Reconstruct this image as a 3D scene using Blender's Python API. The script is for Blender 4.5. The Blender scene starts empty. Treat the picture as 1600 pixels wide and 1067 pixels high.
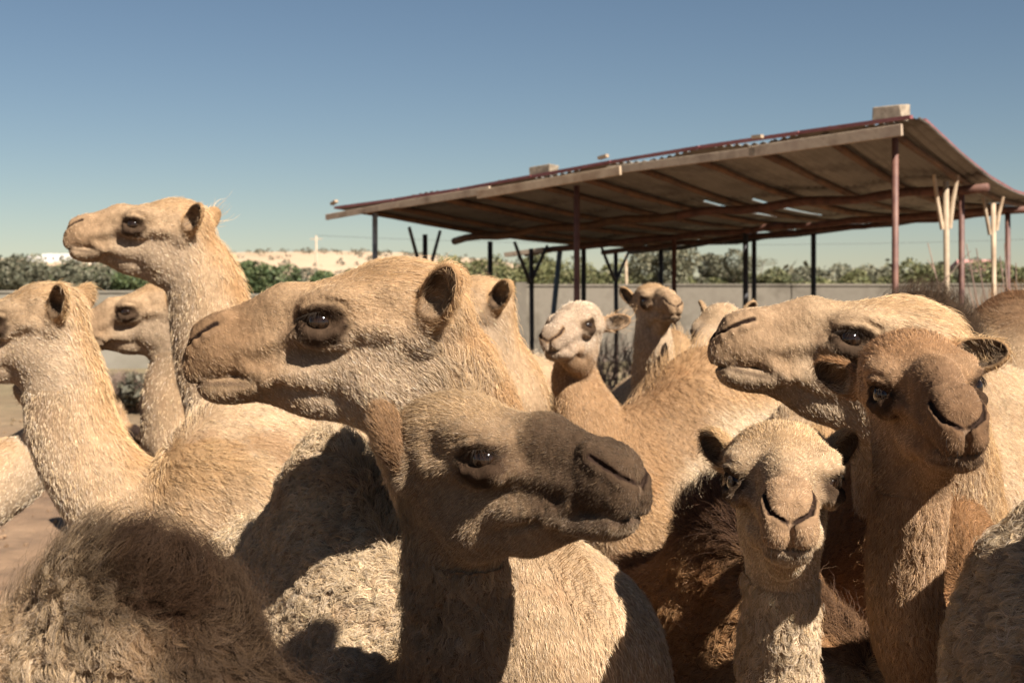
import bpy, bmesh, math, random
import numpy as np
import openvdb
from mathutils import Vector, Matrix, Euler
rnd = random.Random(7)
SC = bpy.context.scene
COL = SC.collection
# ------------------------------------------------------------------ camera
F = 2222.0; CX = 800.0; HY = 440.0; H = 1.9      # focal length and horizon in photo pixels, eye height in metres
def P3(px, py, D): return Vector(((px - CX) / F * D, D, H - (py - HY) / F * D))
cam = bpy.data.cameras.new('camera'); camo = bpy.data.objects.new('camera', cam); COL.objects.link(camo)
camo.location = (0, 0, H); camo.rotation_euler = (math.radians(90), 0, 0)
cam.sensor_width = 36; cam.lens = F * 36 / 1600; cam.shift_y = -(533.5 - HY) / 1600
cam.clip_start = .05; cam.clip_end = 8000
cam.dof.use_dof = True; cam.dof.focus_distance = 2.45; cam.dof.aperture_fstop = 9.0
SC.camera = camo
# ------------------------------------------------------------------ daylight
SUN = Vector((0.47, -0.56, 0.68)).normalized()    # towards the sun
w = bpy.data.worlds.new('World'); SC.world = w; w.use_nodes = True
wn = w.node_tree; wn.nodes.clear()
sky = wn.nodes.new('ShaderNodeTexSky'); sky.sky_type = 'NISHITA'; sky.sun_disc = False
sky.sun_elevation = math.asin(SUN.z); sky.sun_rotation = math.atan2(SUN.x, SUN.y)
sky.altitude = 1300; sky.air_density = 1.0; sky.dust_density = 0.12; sky.ozone_density = 1.6
bg = wn.nodes.new('ShaderNodeBackground'); bg.inputs[1].default_value = 0.05
wo = wn.nodes.new('ShaderNodeOutputWorld')
vm_ = wn.nodes.new('ShaderNodeVectorMath'); vm_.operation = 'MULTIPLY'; vm_.inputs[1].default_value = (.535, .53, .515)   # scales the sky colour down, dimming the sky and its fill light
wn.links.new(sky.outputs[0], vm_.inputs[0]); wn.links.new(vm_.outputs[0], bg.inputs[0]); wn.links.new(bg.outputs[0], wo.inputs[0])
sl = bpy.data.lights.new('sun', 'SUN'); sl.energy = 5.0; sl.angle = math.radians(.5); sl.color = (1, .93, .83)
so = bpy.data.objects.new('sun', sl); COL.objects.link(so)
so.rotation_euler = SUN.to_track_quat('Z', 'Y').to_euler(); so.location = (5, -5, 12)
SC.view_settings.view_transform = 'Standard'; SC.view_settings.look = 'None'
SC.view_settings.exposure = 1.32; SC.view_settings.gamma = 1.0; SC.view_settings.use_curve_mapping = False
SC.render.engine = 'CYCLES'
SC.cycles.use_denoising = True
try: SC.cycles.denoiser = 'OPENIMAGEDENOISE'
except Exception: pass
SC.cycles.max_bounces = 4; SC.cycles.diffuse_bounces = 2; SC.cycles.transparent_max_bounces = 6
try: SC.cycles_curves.shape = 'RIBBONS'; SC.cycles_curves.subdivisions = 2
except Exception: pass
# ------------------------------------------------------------------ helpers
def link(o, parent=None):
    COL.objects.link(o)
    if parent is not None: o.parent = parent
    return o
def tag(o, label=None, cat=None, group=None, kind=None):
    if label: o['label'] = label
    if cat: o['category'] = cat
    if group: o['group'] = group
    if kind: o['kind'] = kind
    return o
def empty(name, loc, rz=0.0):
    o = bpy.data.objects.new(name, None); o.empty_display_size = 0.2
    o.location = loc; o.rotation_euler = (0, 0, rz)
    return link(o)
def mesh_np(name, V, Fq, mat=None, smooth=True, col=None):
    V = np.asarray(V, np.float32); Fq = np.asarray(Fq, np.int32)
    me = bpy.data.meshes.new(name)
    k = Fq.shape[1]
    me.vertices.add(len(V)); me.vertices.foreach_set('co', V.ravel())
    me.loops.add(Fq.size); me.loops.foreach_set('vertex_index', Fq.ravel())
    me.polygons.add(len(Fq)); me.polygons.foreach_set('loop_start', np.arange(len(Fq), dtype=np.int32) * k)
    me.update(calc_edges=True)
    me.polygons.foreach_set('use_smooth', np.full(len(Fq), smooth))
    if col is not None:
        a = me.color_attributes.new('Col', 'FLOAT_COLOR', 'POINT')
        c = np.ones((len(V), 4), np.float32); c[:, :col.shape[1]] = col
        a.data.foreach_set('color', c.ravel())
    if mat: me.materials.append(mat)
    me.update()
    return me
def obj(name, me, parent=None, mat=None):
    o = bpy.data.objects.new(name, me)
    if mat is not None and not me.materials: me.materials.append(mat)
    return link(o, parent)
def from_lists(name, V, F, mat, parent=None, smooth=False):
    me = bpy.data.meshes.new(name); me.from_pydata([tuple(v) for v in V], [], F)
    me.polygons.foreach_set('use_smooth', [smooth] * len(me.polygons)); me.update()
    me.materials.append(mat)
    return obj(name, me, parent)
class MB:
    def __init__(s): s.V = []; s.F = []
    def add(s, V, F):
        b = len(s.V); s.V += [tuple(v) for v in V]; s.F += [tuple(i + b for i in f) for f in F]
    def box(s, c, size, R=None, jit=0.0):
        pts = []
        for dz in (-.5, .5):
            for dx, dy in ((-.5, -.5), (.5, -.5), (.5, .5), (-.5, .5)):
                p = Vector((dx * size[0], dy * size[1], dz * size[2]))
                if jit: p += Vector((rnd.uniform(-jit, jit), rnd.uniform(-jit, jit), rnd.uniform(-jit, jit)))
                if R is not None: p = R @ p
                pts.append(Vector(c) + p)
        s.add(pts, [(3, 2, 1, 0), (4, 5, 6, 7), (0, 1, 5, 4), (1, 2, 6, 5), (2, 3, 7, 6), (3, 0, 4, 7)])
    def tube(s, pts, radii, n=8, jit=0.0):
        pts = [Vector(p) for p in pts]; V = []; F = []
        if not hasattr(radii, '__len__'): radii = [radii] * len(pts)
        ref = Vector((0.31, 0.77, 0.12)).normalized()
        for i, p in enumerate(pts):
            t = (pts[min(i + 1, len(pts) - 1)] - pts[max(i - 1, 0)]).normalized()
            a = t.cross(ref).normalized(); b = t.cross(a)
            for k in range(n):
                w = 2 * math.pi * k / n; r = radii[i] * (1 + rnd.uniform(-jit, jit))
                V.append(p + (a * math.cos(w) + b * math.sin(w)) * r)
        for i in range(len(pts) - 1):
            for k in range(n):
                k2 = (k + 1) % n
                F.append((i * n + k, i * n + k2, (i + 1) * n + k2, (i + 1) * n + k))
        F.append(tuple(range(n - 1, -1, -1))); F.append(tuple((len(pts) - 1) * n + k for k in range(n)))
        s.add(V, F)
    def beam(s, a, b, w, h, up=Vector((0, 0, 1))):
        a = Vector(a); b = Vector(b); t = (b - a).normalized(); side = t.cross(up).normalized(); u2 = side.cross(t)
        V = []
        for p in (a, b):
            for sx, sz in ((-1, -1), (1, -1), (1, 1), (-1, 1)): V.append(p + side * (sx * w / 2) + u2 * (sz * h / 2))
        s.add(V, [(3, 2, 1, 0), (4, 5, 6, 7), (0, 1, 5, 4), (1, 2, 6, 5), (2, 3, 7, 6), (3, 0, 4, 7)])
    def build(s, name, mat, parent=None, smooth=False, bevel=0.0):
        o = from_lists(name, s.V, s.F, mat, parent, smooth)
        if bevel:
            m = o.modifiers.new('bevel', 'BEVEL'); m.width = bevel; m.segments = 1; m.limit_method = 'ANGLE'
        return o
# ---- smooth value noise from random sines, numpy
def sn(P, wl, seed, n=7):
    rs = np.random.RandomState(seed)
    d = rs.normal(size=(n, 3)); d /= np.linalg.norm(d, axis=1, keepdims=True)
    k = 2 * math.pi / wl * rs.uniform(.6, 1.5, size=(n, 1)) * d
    ph = rs.uniform(0, 6.28, n)
    return (np.sin(P @ k.T.astype(np.float32) + ph.astype(np.float32)).sum(1) * (1.45 / n)).astype(np.float32)
def ss(a, b, x):
    t = np.clip((x - a) / (b - a), 0, 1); return t * t * (3 - 2 * t)
def lerpc(c, d, t):
    return c * (1 - t[:, None]) + np.asarray(d, np.float32)[None, :] * t[:, None]
# ---- materials
def nodes(name):
    m = bpy.data.materials.new(name); m.use_nodes = True
    nt = m.node_tree; nt.nodes.clear()
    out = nt.nodes.new('ShaderNodeOutputMaterial'); b = nt.nodes.new('ShaderNodeBsdfPrincipled')
    nt.links.new(b.outputs[0], out.inputs[0])
    return m, nt, b
def noise(nt, scale, detail=4, rough=.55, src=None, dist=0):
    n = nt.nodes.new('ShaderNodeTexNoise'); n.inputs['Scale'].default_value = scale
    n.inputs['Detail'].default_value = detail; n.inputs['Roughness'].default_value = rough
    n.inputs['Distortion'].default_value = dist
    if src is not None: nt.links.new(src, n.inputs['Vector'])
    return n
def ramp(nt, fac, stops):
    r = nt.nodes.new('ShaderNodeValToRGB'); e = r.color_ramp.elements
    while len(e) < len(stops): e.new(.5)
    for x, (p, c) in zip(e, stops): x.position = p; x.color = (*c, 1)
    nt.links.new(fac, r.inputs[0]); return r
def mixc(nt, fac, a, b, mode='MIX'):
    m = nt.nodes.new('ShaderNodeMix'); m.data_type = 'RGBA'; m.blend_type = mode
    for s, v in ((m.inputs[0], fac), (m.inputs[6], a), (m.inputs[7], b)):
        if hasattr(v, 'is_linked') or hasattr(v, 'links'): nt.links.new(v, s)
        elif isinstance(v, (int, float)): s.default_value = v
        else: s.default_value = (*v, 1)
    return m.outputs[2]
def coords(nt, kind='Object'):
    return nt.nodes.new('ShaderNodeTexCoord').outputs[kind]
def bump(nt, b, h, strength=.4, dist=.01):
    n = nt.nodes.new('ShaderNodeBump'); n.inputs['Strength'].default_value = strength
    n.inputs['Distance'].default_value = dist
    nt.links.new(h, n.inputs['Height']); nt.links.new(n.outputs[0], b.inputs['Normal'])
def simple_mat(name, c1, c2, scale=5, rough=.8, bstr=.3, bdist=.005, metal=0, detail=6, world=False, c3=None, stretch=None):
    m, nt, b = nodes(name)
    v = coords(nt, 'Object')
    if stretch:
        mp = nt.nodes.new('ShaderNodeMapping'); mp.inputs['Scale'].default_value = stretch
        nt.links.new(v, mp.inputs[0]); v = mp.outputs[0]
    n = noise(nt, scale, detail, .6, v)
    st = [(.35, c1), (.65, c2)] if c3 is None else [(.3, c1), (.52, c2), (.7, c3)]
    r = ramp(nt, n.outputs[0], st)
    oi = nt.nodes.new('ShaderNodeObjectInfo')
    mr = nt.nodes.new('ShaderNodeMapRange'); nt.links.new(oi.outputs['Random'], mr.inputs[0])
    mr.inputs[3].default_value = .82; mr.inputs[4].default_value = 1.15
    vm = nt.nodes.new('ShaderNodeVectorMath'); vm.operation = 'SCALE'
    nt.links.new(r.outputs[0], vm.inputs[0]); nt.links.new(mr.outputs[0], vm.inputs['Scale'])
    nt.links.new(vm.outputs[0], b.inputs['Base Color'])
    b.inputs['Roughness'].default_value = rough; b.inputs['Metallic'].default_value = metal
    n2 = noise(nt, scale * 6, 5, .6, v); bump(nt, b, n2.outputs[0], bstr, bdist)
    return m
# ---- signed distance sculpting
def smin(a, b, k):
    h = np.maximum(k - np.abs(a - b), 0) / k
    return np.minimum(a, b) - h * h * k * .25
def frame(c, R): return (np.asarray(c, np.float32), np.asarray(R, np.float32))   # columns of R = local axes in world
I3 = np.eye(3, dtype=np.float32)
def compose(f, c, R=I3):
    return (f[0] + f[1] @ np.asarray(c, np.float32), (f[1] @ np.asarray(R, np.float32)).astype(np.float32))
def rot(ax, ay, az):
    return np.array(Euler((math.radians(ax), math.radians(ay), math.radians(az))).to_matrix(), np.float32)
class Ell:
    def __init__(s, f, r): s.f = f; s.r = np.array(r, np.float32); s.c = f[0]; s.R = float(max(r))
    def __call__(s, P):
        q = (P - s.f[0]) @ s.f[1]; a = q / s.r; b = a / s.r
        k0 = np.sqrt((a * a).sum(-1)); k1 = np.sqrt((b * b).sum(-1)) + 1e-9
        return k0 * (k0 - 1) / k1
class Seg:      # round cone in a frame (y squashed by sy)
    def __init__(s, f, a, b, ra, rb, sy=1.0):
        s.f = f; s.a = np.array(a, np.float32); s.b = np.array(b, np.float32); s.ra = ra; s.rb = rb; s.sy = sy
        s.c = f[0] + f[1] @ ((s.a + s.b) / 2); s.R = float(np.linalg.norm(s.a - s.b) / 2 + max(ra, rb))
        s.a2 = s.a.copy(); s.b2 = s.b.copy(); s.a2[1] /= sy; s.b2[1] /= sy
    def __call__(s, P):
        q = (P - s.f[0]) @ s.f[1]
        if s.sy != 1: q[..., 1] /= s.sy
        ab = s.b2 - s.a2; L = float(ab @ ab) + 1e-12
        t = np.clip(((q - s.a2) @ ab) / L, 0, 1)
        d = q - s.a2 - t[..., None] * ab
        return (np.sqrt((d * d).sum(-1)) - (s.ra + (s.rb - s.ra) * t)) * (min(1., s.sy) if s.sy < 1 else 1)
class Shell:    # ear: an egg with a hollow scooped out
    def __init__(s, o, i): s.o = o; s.i = i; s.c = o.c; s.R = o.R
    def __call__(s, P):
        a = s.o(P); b = -s.i(P)
        return -smin(-a, -b, .006)
class Slab:     # curved cut: thin sheet along a polyline in the x-z plane of the frame, |y| in [y0,y1]
    def __init__(s, f, pts, h, y0, y1):
        s.f = f; s.p = np.array(pts, np.float32); s.h = h; s.y0 = y0; s.y1 = y1
        m = s.p.mean(0); s.c = f[0] + f[1] @ np.array([m[0], 0, m[1]], np.float32); s.R = .14
    def __call__(s, P):
        q = (P - s.f[0]) @ s.f[1]; x = q[..., 0]; z = q[..., 2]; y = np.abs(q[..., 1]); d = np.full(x.shape, 9, np.float32)
        for a, b in zip(s.p[:-1], s.p[1:]):
            ab = b - a; t = np.clip(((x - a[0]) * ab[0] + (z - a[1]) * ab[1]) / float(ab @ ab), 0, 1)
            d = np.minimum(d, np.hypot(x - a[0] - t * ab[0], z - a[1] - t * ab[1]))
        return np.maximum(np.maximum(d - s.h, s.y0 - y), y - s.y1)
def sculpt(ops, f, lo, hi, vox):
    """ops: list of (prim, mode, k). f: frame of the grid; returns world verts, quads."""
    lo = np.array(lo, np.float32); hi = np.array(hi, np.float32)
    n = np.ceil((hi - lo) / vox).astype(int) + 1
    D = np.full(n, 1.0, np.float32)
    for pr, mode, k in ops:
        c = (pr.c - f[0]) @ f[1]; m = pr.R + k + vox * 4
        i0 = np.clip(np.floor((c - m - lo) / vox).astype(int), 0, n); i1 = np.clip(np.ceil((c + m - lo) / vox).astype(int) + 1, 0, n)
        if (i1 - i0 <= 1).any(): continue
        ax = [lo[a] + vox * np.arange(i0[a], i1[a], dtype=np.float32) for a in range(3)]
        G = np.stack(np.meshgrid(*ax, indexing='ij'), -1)
        P = G @ f[1].T + f[0]
        d = pr(P).astype(np.float32)
        sl = tuple(slice(i0[a], i1[a]) for a in range(3))
        if mode == 'u': D[sl] = smin(D[sl], d, k) if k > 0 else np.minimum(D[sl], d)
        else: D[sl] = -smin(-D[sl], d, k)
    bg = vox * 3
    D = np.clip(D, -bg, bg)
    g = openvdb.FloatGrid(bg); g.copyFromArray(D); g.gridClass = openvdb.GridClass.LEVEL_SET
    V, Q = g.convertToQuads(isovalue=0.0)
    V = V.astype(np.float32) * vox + lo
    V = V @ f[1].T + f[0]
    return V, Q.astype(np.int32)
def vnormals(V, Q):
    a = V[Q[:, 2]] - V[Q[:, 0]]; b = V[Q[:, 3]] - V[Q[:, 1]]
    fn = np.cross(a, b); N = np.zeros_like(V)
    for i in range(4):
        for c in range(3): N[:, c] += np.bincount(Q[:, i], fn[:, c], len(V))
    return N / (np.linalg.norm(N, axis=1, keepdims=True) + 1e-12), fn
def catmull(pts, n):
    pts = [np.array(p, float) for p in pts]; pts = [2 * pts[0] - pts[1]] + pts + [2 * pts[-1] - pts[-2]]
    out = []
    for i in range(1, len(pts) - 2):
        p0, p1, p2, p3 = pts[i - 1:i + 3]
        for t in np.linspace(0, 1, n, endpoint=False):
            out.append(.5 * (2 * p1 + (p2 - p0) * t + (2 * p0 - 5 * p1 + 4 * p2 - p3) * t * t + (3 * p1 - p0 - 3 * p2 + p3) * t ** 3))
    out.append(pts[-2]); return out
# ------------------------------------------------------------------ materials
MAT = {}
def attr_mat(name, attr, rough, sheen=0.0, bstr=0.0, hair=False):
    m, nt, b = nodes(name)
    a = nt.nodes.new('ShaderNodeAttribute'); a.attribute_name = attr
    b.inputs['Roughness'].default_value = rough
    b.inputs['Specular IOR Level'].default_value = .06
    if hair:
        nt.links.new(a.outputs['Color'], b.inputs['Base Color'])
    else:
        v = coords(nt); n1 = noise(nt, 60, 5, .65, v); n2 = noise(nt, 14, 4, .6, v, .6)
        r = ramp(nt, n1.outputs[0], [(.3, (.72, .70, .68)), (.7, (1.12, 1.1, 1.08))])
        r2 = ramp(nt, n2.outputs[0], [(.3, (.86, .85, .84)), (.7, (1.08, 1.08, 1.08))])
        c = mixc(nt, 1.0, a.outputs['Color'], r.outputs[0], 'MULTIPLY'); c = mixc(nt, 1.0, c, r2.outputs[0], 'MULTIPLY')
        nt.links.new(c, b.inputs['Base Color'])
        mp = nt.nodes.new('ShaderNodeMapping'); mp.inputs['Scale'].default_value = (1, 1, .45); nt.links.new(v, mp.inputs[0])
        nb = noise(nt, 130, 6, .7, mp.outputs[0], .8); bump(nt, b, nb.outputs[0], bstr, .006)
    return m
MAT['skin'] = attr_mat('camel_hide', 'Col', .85, bstr=.55)
MAT['fur'] = attr_mat('camel_fur', 'Fur', .62, hair=True)
m, nt, b = nodes('eye_gloss')
g = nt.nodes.new('ShaderNodeTexCoord')
sx = nt.nodes.new('ShaderNodeVectorMath'); sx.operation = 'LENGTH'; nt.links.new(g.outputs['Object'], sx.inputs[0])
nz = noise(nt, 3, 3, .5, g.outputs['Object']); rr = ramp(nt, nz.outputs[0], [(.35, (.006, .004, .003)), (.7, (.028, .014, .007))])
nt.links.new(rr.outputs[0], b.inputs['Base Color']); b.inputs['Roughness'].default_value = .08
b.inputs['Coat Weight'].default_value = .3; b.inputs['Specular IOR Level'].default_value = .4; b.inputs['Coat Roughness'].default_value = .03
MAT['eye'] = m
bm_ = bmesh.new(); bmesh.ops.create_uvsphere(bm_, u_segments=24, v_segments=16, radius=1.0)
EYE = bpy.data.meshes.new('eye'); bm_.to_mesh(EYE); bm_.free(); EYE.polygons.foreach_set('use_smooth', [True] * len(EYE.polygons)); EYE.materials.append(m)
MAT['rust'] = simple_mat('rusty_steel', (.055, .022, .014), (.13, .055, .035), 9, .75, .4, .002)
MAT['redpipe'] = simple_mat('red_oxide_pipe', (.085, .032, .024), (.16, .075, .05), 7, .6, .3, .002)
MAT['darkpipe'] = simple_mat('dark_steel_pipe', (.018, .018, .022), (.045, .04, .042), 9, .6, .3, .002)
MAT['bluepipe'] = simple_mat('worn_blue_pipe', (.06, .11, .17), (.16, .20, .22), 6, .6, .3, .002)
MAT['greypipe'] = simple_mat('peeling_grey_pipe', (.10, .11, .12), (.42, .44, .44), 5, .6, .3, .002)
MAT['wood'] = simple_mat('weathered_wood', (.20, .14, .095), (.40, .31, .22), 4, .85, .5, .004, stretch=(1, 1, 1), c3=(.30, .22, .16))
MAT['palewood'] = simple_mat('pale_new_wood', (.25, .17, .105), (.43, .33, .225), 5, .8, .4, .003)
MAT['rafter'] = simple_mat('rust_brown_pole', (.06, .028, .014), (.14, .068, .030), 5, .8, .4, .004)
MAT['sheet'] = simple_mat('aged_roof_sheet', (.055, .042, .032), (.165, .15, .13), 1.3, .7, .35, .004, .1, c3=(.115, .10, .082))
MAT['redsheet'] = simple_mat('faded_red_paint', (.17, .05, .05), (.24, .085, .08), 6, .5, .2, .002)
MAT['block'] = simple_mat('concrete_block', (.15, .115, .08), (.29, .23, .165), 14, .95, .8, .01)
MAT['wall'] = simple_mat('sandy_plaster_wall', (.085, .070, .052), (.150, .128, .100), 1.6, .95, .5, .01, c3=(.118, .098, .076))
MAT['palewall'] = simple_mat('pale_plaster_wall', (.17, .15, .115), (.23, .205, .165), 1.2, .95, .4, .01)
MAT['white'] = simple_mat('white_building', (.55, .54, .52), (.68, .67, .65), .4, .9, .2, .01)
MAT['pink'] = simple_mat('faded_red_roof', (.34, .15, .13), (.40, .20, .17), 1, .8, .2, .01)
MAT['window'] = simple_mat('dark_window', (.03, .03, .035), (.05, .05, .055), 3, .3, .05, .002)
MAT['bark'] = simple_mat('grey_brown_bark', (.10, .07, .05), (.19, .14, .10), 6, .9, .6, .01)
MAT['twig'] = simple_mat('dry_twigs', (.14, .09, .07), (.27, .19, .14), 3, .9, .3, .005)
def leaf_mat(name, c1, c2, c3):
    m, nt, b = nodes(name)
    gi = nt.nodes.new('ShaderNodeNewGeometry')
    r = ramp(nt, gi.outputs['Random Per Island'], [(.1, c1), (.5, c2), (.95, c3)])
    oi = nt.nodes.new('ShaderNodeObjectInfo'); mr = nt.nodes.new('ShaderNodeMapRange'); nt.links.new(oi.outputs['Random'], mr.inputs[0]); mr.inputs[3].default_value = .75; mr.inputs[4].default_value = 1.2
    vm = nt.nodes.new('ShaderNodeVectorMath'); vm.operation = 'SCALE'; nt.links.new(r.outputs[0], vm.inputs[0]); nt.links.new(mr.outputs[0], vm.inputs['Scale'])
    nt.links.new(vm.outputs[0], b.inputs['Base Color']); b.inputs['Roughness'].default_value = .7
    return m
MAT['leaf'] = leaf_mat('acacia_leaves', (.062, .070, .022), (.105, .105, .034), (.16, .145, .06))
MAT['leafgreen'] = leaf_mat('green_acacia_leaves', (.042, .066, .020), (.072, .102, .030), (.12, .135, .050))
MAT['leafdry'] = leaf_mat('grey_olive_leaves', (.066, .068, .038), (.115, .11, .066), (.18, .16, .10))
# ground
m, nt, b = nodes('trampled_dust')
v = coords(nt); n1 = noise(nt, .35, 6, .6, v); n2 = noise(nt, 3.5, 7, .65, v, .4); n3 = noise(nt, 26, 6, .7, v)
r1 = ramp(nt, n1.outputs[0], [(.3, (.185, .108, .058)), (.55, (.25, .155, .088)), (.75, (.30, .20, .12))])
r2 = ramp(nt, n2.outputs[0], [(.32, (.62, .60, .58)), (.6, (1.08, 1.06, 1.04))])
c = mixc(nt, 1.0, r1.outputs[0], r2.outputs[0], 'MULTIPLY')
sp = nt.nodes.new('ShaderNodeSeparateXYZ'); nt.links.new(v, sp.inputs[0])
mr = nt.nodes.new('ShaderNodeMapRange'); nt.links.new(sp.outputs[1], mr.inputs[0]); mr.inputs[1].default_value = 15; mr.inputs[2].default_value = 26
mm = nt.nodes.new('ShaderNodeMath'); mm.operation = 'MULTIPLY'; nt.links.new(mr.outputs[0], mm.inputs[0]); nt.links.new(n1.outputs[0], mm.inputs[1])
c = mixc(nt, mm.outputs[0], c, (.16, .155, .075))
nt.links.new(c, b.inputs['Base Color']); b.inputs['Roughness'].default_value = .95
ad = nt.nodes.new('ShaderNodeMath'); ad.operation = 'ADD'; nt.links.new(n2.outputs[0], ad.inputs[0]); nt.links.new(n3.outputs[0], ad.inputs[1])
bump(nt, b, ad.outputs[0], .7, .05)
MAT['ground'] = m
MAT['hill'] = simple_mat('sandy_hill', (.36, .24, .14), (.52, .38, .25), .02, .95, .4, .3, c3=(.42, .30, .19))
MAT['scrub'] = leaf_mat('hill_scrub', (.06, .055, .035), (.09, .08, .05), (.12, .10, .06))
# ------------------------------------------------------------------ camel builder
def head_ops(f, s, p):
    """p: dict of shape tweaks. All numbers are head-local metres: x forward, y left, z up, origin between the eyes."""
    o = []; mh = p.get('mh', 1.0); ew = p.get('ew', 1.0); yw = p.get('yw', 1.10); mw = p.get('mw', 1.0)
    def yk(x): t = min(max((x - .03) / .10, 0), 1); t = t * t * (3 - 2 * t); return yw * (1 - t) + mw * t
    def YY(c): c = np.array(c, float); return c * (1, yk(c[0]), 1)
    def E(c, r, k=.03, R=I3, mode='u'): o.append((Ell(compose(f, YY(c) * s, R), np.array(r) * (1, 1 + (yk(c[0]) - 1) * .8, 1) * s), mode, k * s))
    def E2(c, r, k=.03, ang=(0, 0, 0), mode='u'):
        for sg in (1, -1):
            E((c[0], c[1] * sg, c[2]), r, k, rot(ang[0] * sg, ang[1], ang[2] * sg), mode)
    def S(a, b, ra, rb, k=.03, sy=1.0, mode='u'): o.append((Seg(f, YY(a) * s, YY(b) * s, ra * s, rb * s, sy * (yk((a[0] + b[0]) / 2) if sy < 1 else 1)), mode, k * s))
    def S2(a, b, ra, rb, k=.02, mode='u'):
        for sg in (1, -1): S((a[0], a[1] * sg, a[2]), (b[0], b[1] * sg, b[2]), ra, rb, k, 1.0, mode)
    E((-.125, 0, .005), (.125, .090, .09))
    E((-.125, 0, .047), (.10, .078, .058), .045)
    S((-.02, 0, -.005), (.16, 0, -.05 * mh), .068, .046, .03, .80)
    S((-.03, 0, .030), (.08, 0, .020), .043, .040, .03, .95); S((.08, 0, .020), (.188, 0, -.018), .040, .034, .03, .95)
    E((.05, 0, -.055), (.13, .044, .066), .03)
    # upper muzzle
    E2((.203, .022, -.058 * mh), (.052, .034, .05 * mh), .025)
    E((.212, 0, -.028), (.036, .036, .026), .03)
    lw = p.get('lipw', 1.0); E2((.235, .019 * lw, -.082 * mh), (.032, .024 * lw, .041 * mh), .014)
    # jaw, chin, cheeks
    jd = p.get('jd', 1.0)
    S((-.085, 0, -.125 * jd), (.03, 0, -.122 * jd), .084 * jd, .050, .03, .62); S((.03, 0, -.122), (.165, 0, -.122 * mh), .050, .022, .03, .78)
    E((.188, 0, -.128 * mh), (.054, .039, .027), .016)
    E2((-.080, .040, -.078), (.070, .032, .078), .022)
    E2((.045, .040, -.088), (.07, .022, .035), .03)
    S2((.050, .058, -.026), (-.11, .082, -.010), .012, .012, .028)
    S2((.06, .050, -.040), (.15, .040, -.058), .014, .012, .022)
    E2((.075, .070, -.062), (.060, .013, .020), .024, (0, 8, -10), 'd')
    E2((-.055, .112, .034), (.045, .018, .022), .03, (0, 0, 10), 'd')
    # eye socket, brow, lids
    E2((.022, .100, -.005), (.040, .023, .031), .014, (0, 0, -22), 'd')
    E2((-.012, .066, .031), (.056, .030, .028), .045, (18, 10, -12))
    E2((.004, .0805 * ew, .0225), (.037, .0170, .0100), .010, (25, 6, -16))
    pts = [(.044, .072, -.006), (.030, .083, -.020), (.006, .091, -.0265), (-.020, .093, -.020), (-.036, .088, -.004)]
    for a, b in zip(pts[:-1], pts[1:]): S2(a, b, .0044, .0044, .009)
    E2((.004, .076, -.034), (.040, .014, .016), .024)
    # folds: lid crease, jaw groove, lip folds, cheek wrinkles
    S2((.044, .080, .030), (.008, .094, .040), .0028, .0028, .012, 'd'); S2((.008, .094, .040), (-.034, .096, .030), .0028, .0028, .012, 'd')
    S2((.105, .046, -.116 * jd), (-.030, .052, -.150 * jd), .0055, .0045, .016, 'd')
    S2((.130, .050, -.090), (.118, .048, -.122), .0045, .0035, .010, 'd'); S2((.108, .050, -.092), (.098, .048, -.120), .0035, .003, .010, 'd')
    S2((.030, .088, -.046), (-.030, .092, -.042), .0035, .003, .010, 'd')
    # nostrils: a slanting slit laid on the muzzle surface, with a fleshy lower flap
    S2((.188, .030, .004 * mh), (.232, .018, -.024 * mh), .010, .009, .024)
    snap = list(o)
    def surf(x, z):
        for _ in range(14):
            ys = np.linspace(.085, .004, 55, dtype=np.float32); P = np.stack([np.full(55, x), ys, np.full(55, z)], 1).astype(np.float32) * s
            P = P @ f[1].T + f[0]; D = np.full(55, 9, np.float32)
            for pr, mode, k in snap:
                d = pr(P.copy()); D = smin(D, d, k) if mode == 'u' else -smin(-D, d, k)
            w_ = np.nonzero(D < 0)[0]
            if len(w_): return x, float(ys[w_[0]])
            x -= .003
        return x, .02
    def surfx(y, z):
        xs = np.linspace(.30, .20, 60, dtype=np.float32); P = np.stack([xs, np.full(60, y), np.full(60, z)], 1).astype(np.float32) * s
        P = P @ f[1].T + f[0]; D = np.full(60, 9, np.float32)
        for pr, mode, k in snap:
            d = pr(P.copy()); D = smin(D, d, k) if mode == 'u' else -smin(-D, d, k)
        w_ = np.nonzero(D < 0)[0]
        return float(xs[w_[0]]) if len(w_) else .25
    npath = [(surfx(.007, -.064 * mh) - .001, .007, -.064 * mh), (surfx(.014, -.058 * mh) - .001, .014, -.058 * mh)]; fpath = [(q_[0] - .003, q_[1], q_[2] - .009) for q_ in npath]
    for x_, z_ in ((.250, -.045), (.236, -.031), (.218, -.018), (.201, -.008)):
        xs_, ys_ = surf(x_, z_ * mh); npath.append((xs_ - .001, ys_ - .001, z_ * mh))
        xf_, yf_ = surf(x_, z_ * mh - .010); fpath.append((xf_ - .002, yf_ - .003, z_ * mh - .010))
    for sg in (1, -1):
        M_ = np.array((1, sg, 1))
        for a, b in zip(fpath[:-1], fpath[1:]): o.append((Seg(f, np.array(a) * M_ * s, np.array(b) * M_ * s, .0075 * s, .0070 * s), 'u', .008 * s))
        for q_, (a, b) in enumerate(zip(npath[:-1], npath[1:])): o.append((Seg(f, np.array(a) * M_ * s, np.array(b) * M_ * s, (.0020, .0030, .0040, .0044, .0040)[q_] * s, (.0030, .0040, .0044, .0040, .0024)[q_] * s), 'd', .003 * s))
    # cleft of the upper lip
    cl = [(surfx(0, z_ * mh) + .001, 0, z_ * mh) for z_ in (-.062, -.078, -.094, -.108)]
    for a, b in zip(cl[:-1], cl[1:]): S(a, b, .0034, .0040, .007, 1.0, 'd')
    # mouth line
    op = p.get('open', 0.0)
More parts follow.
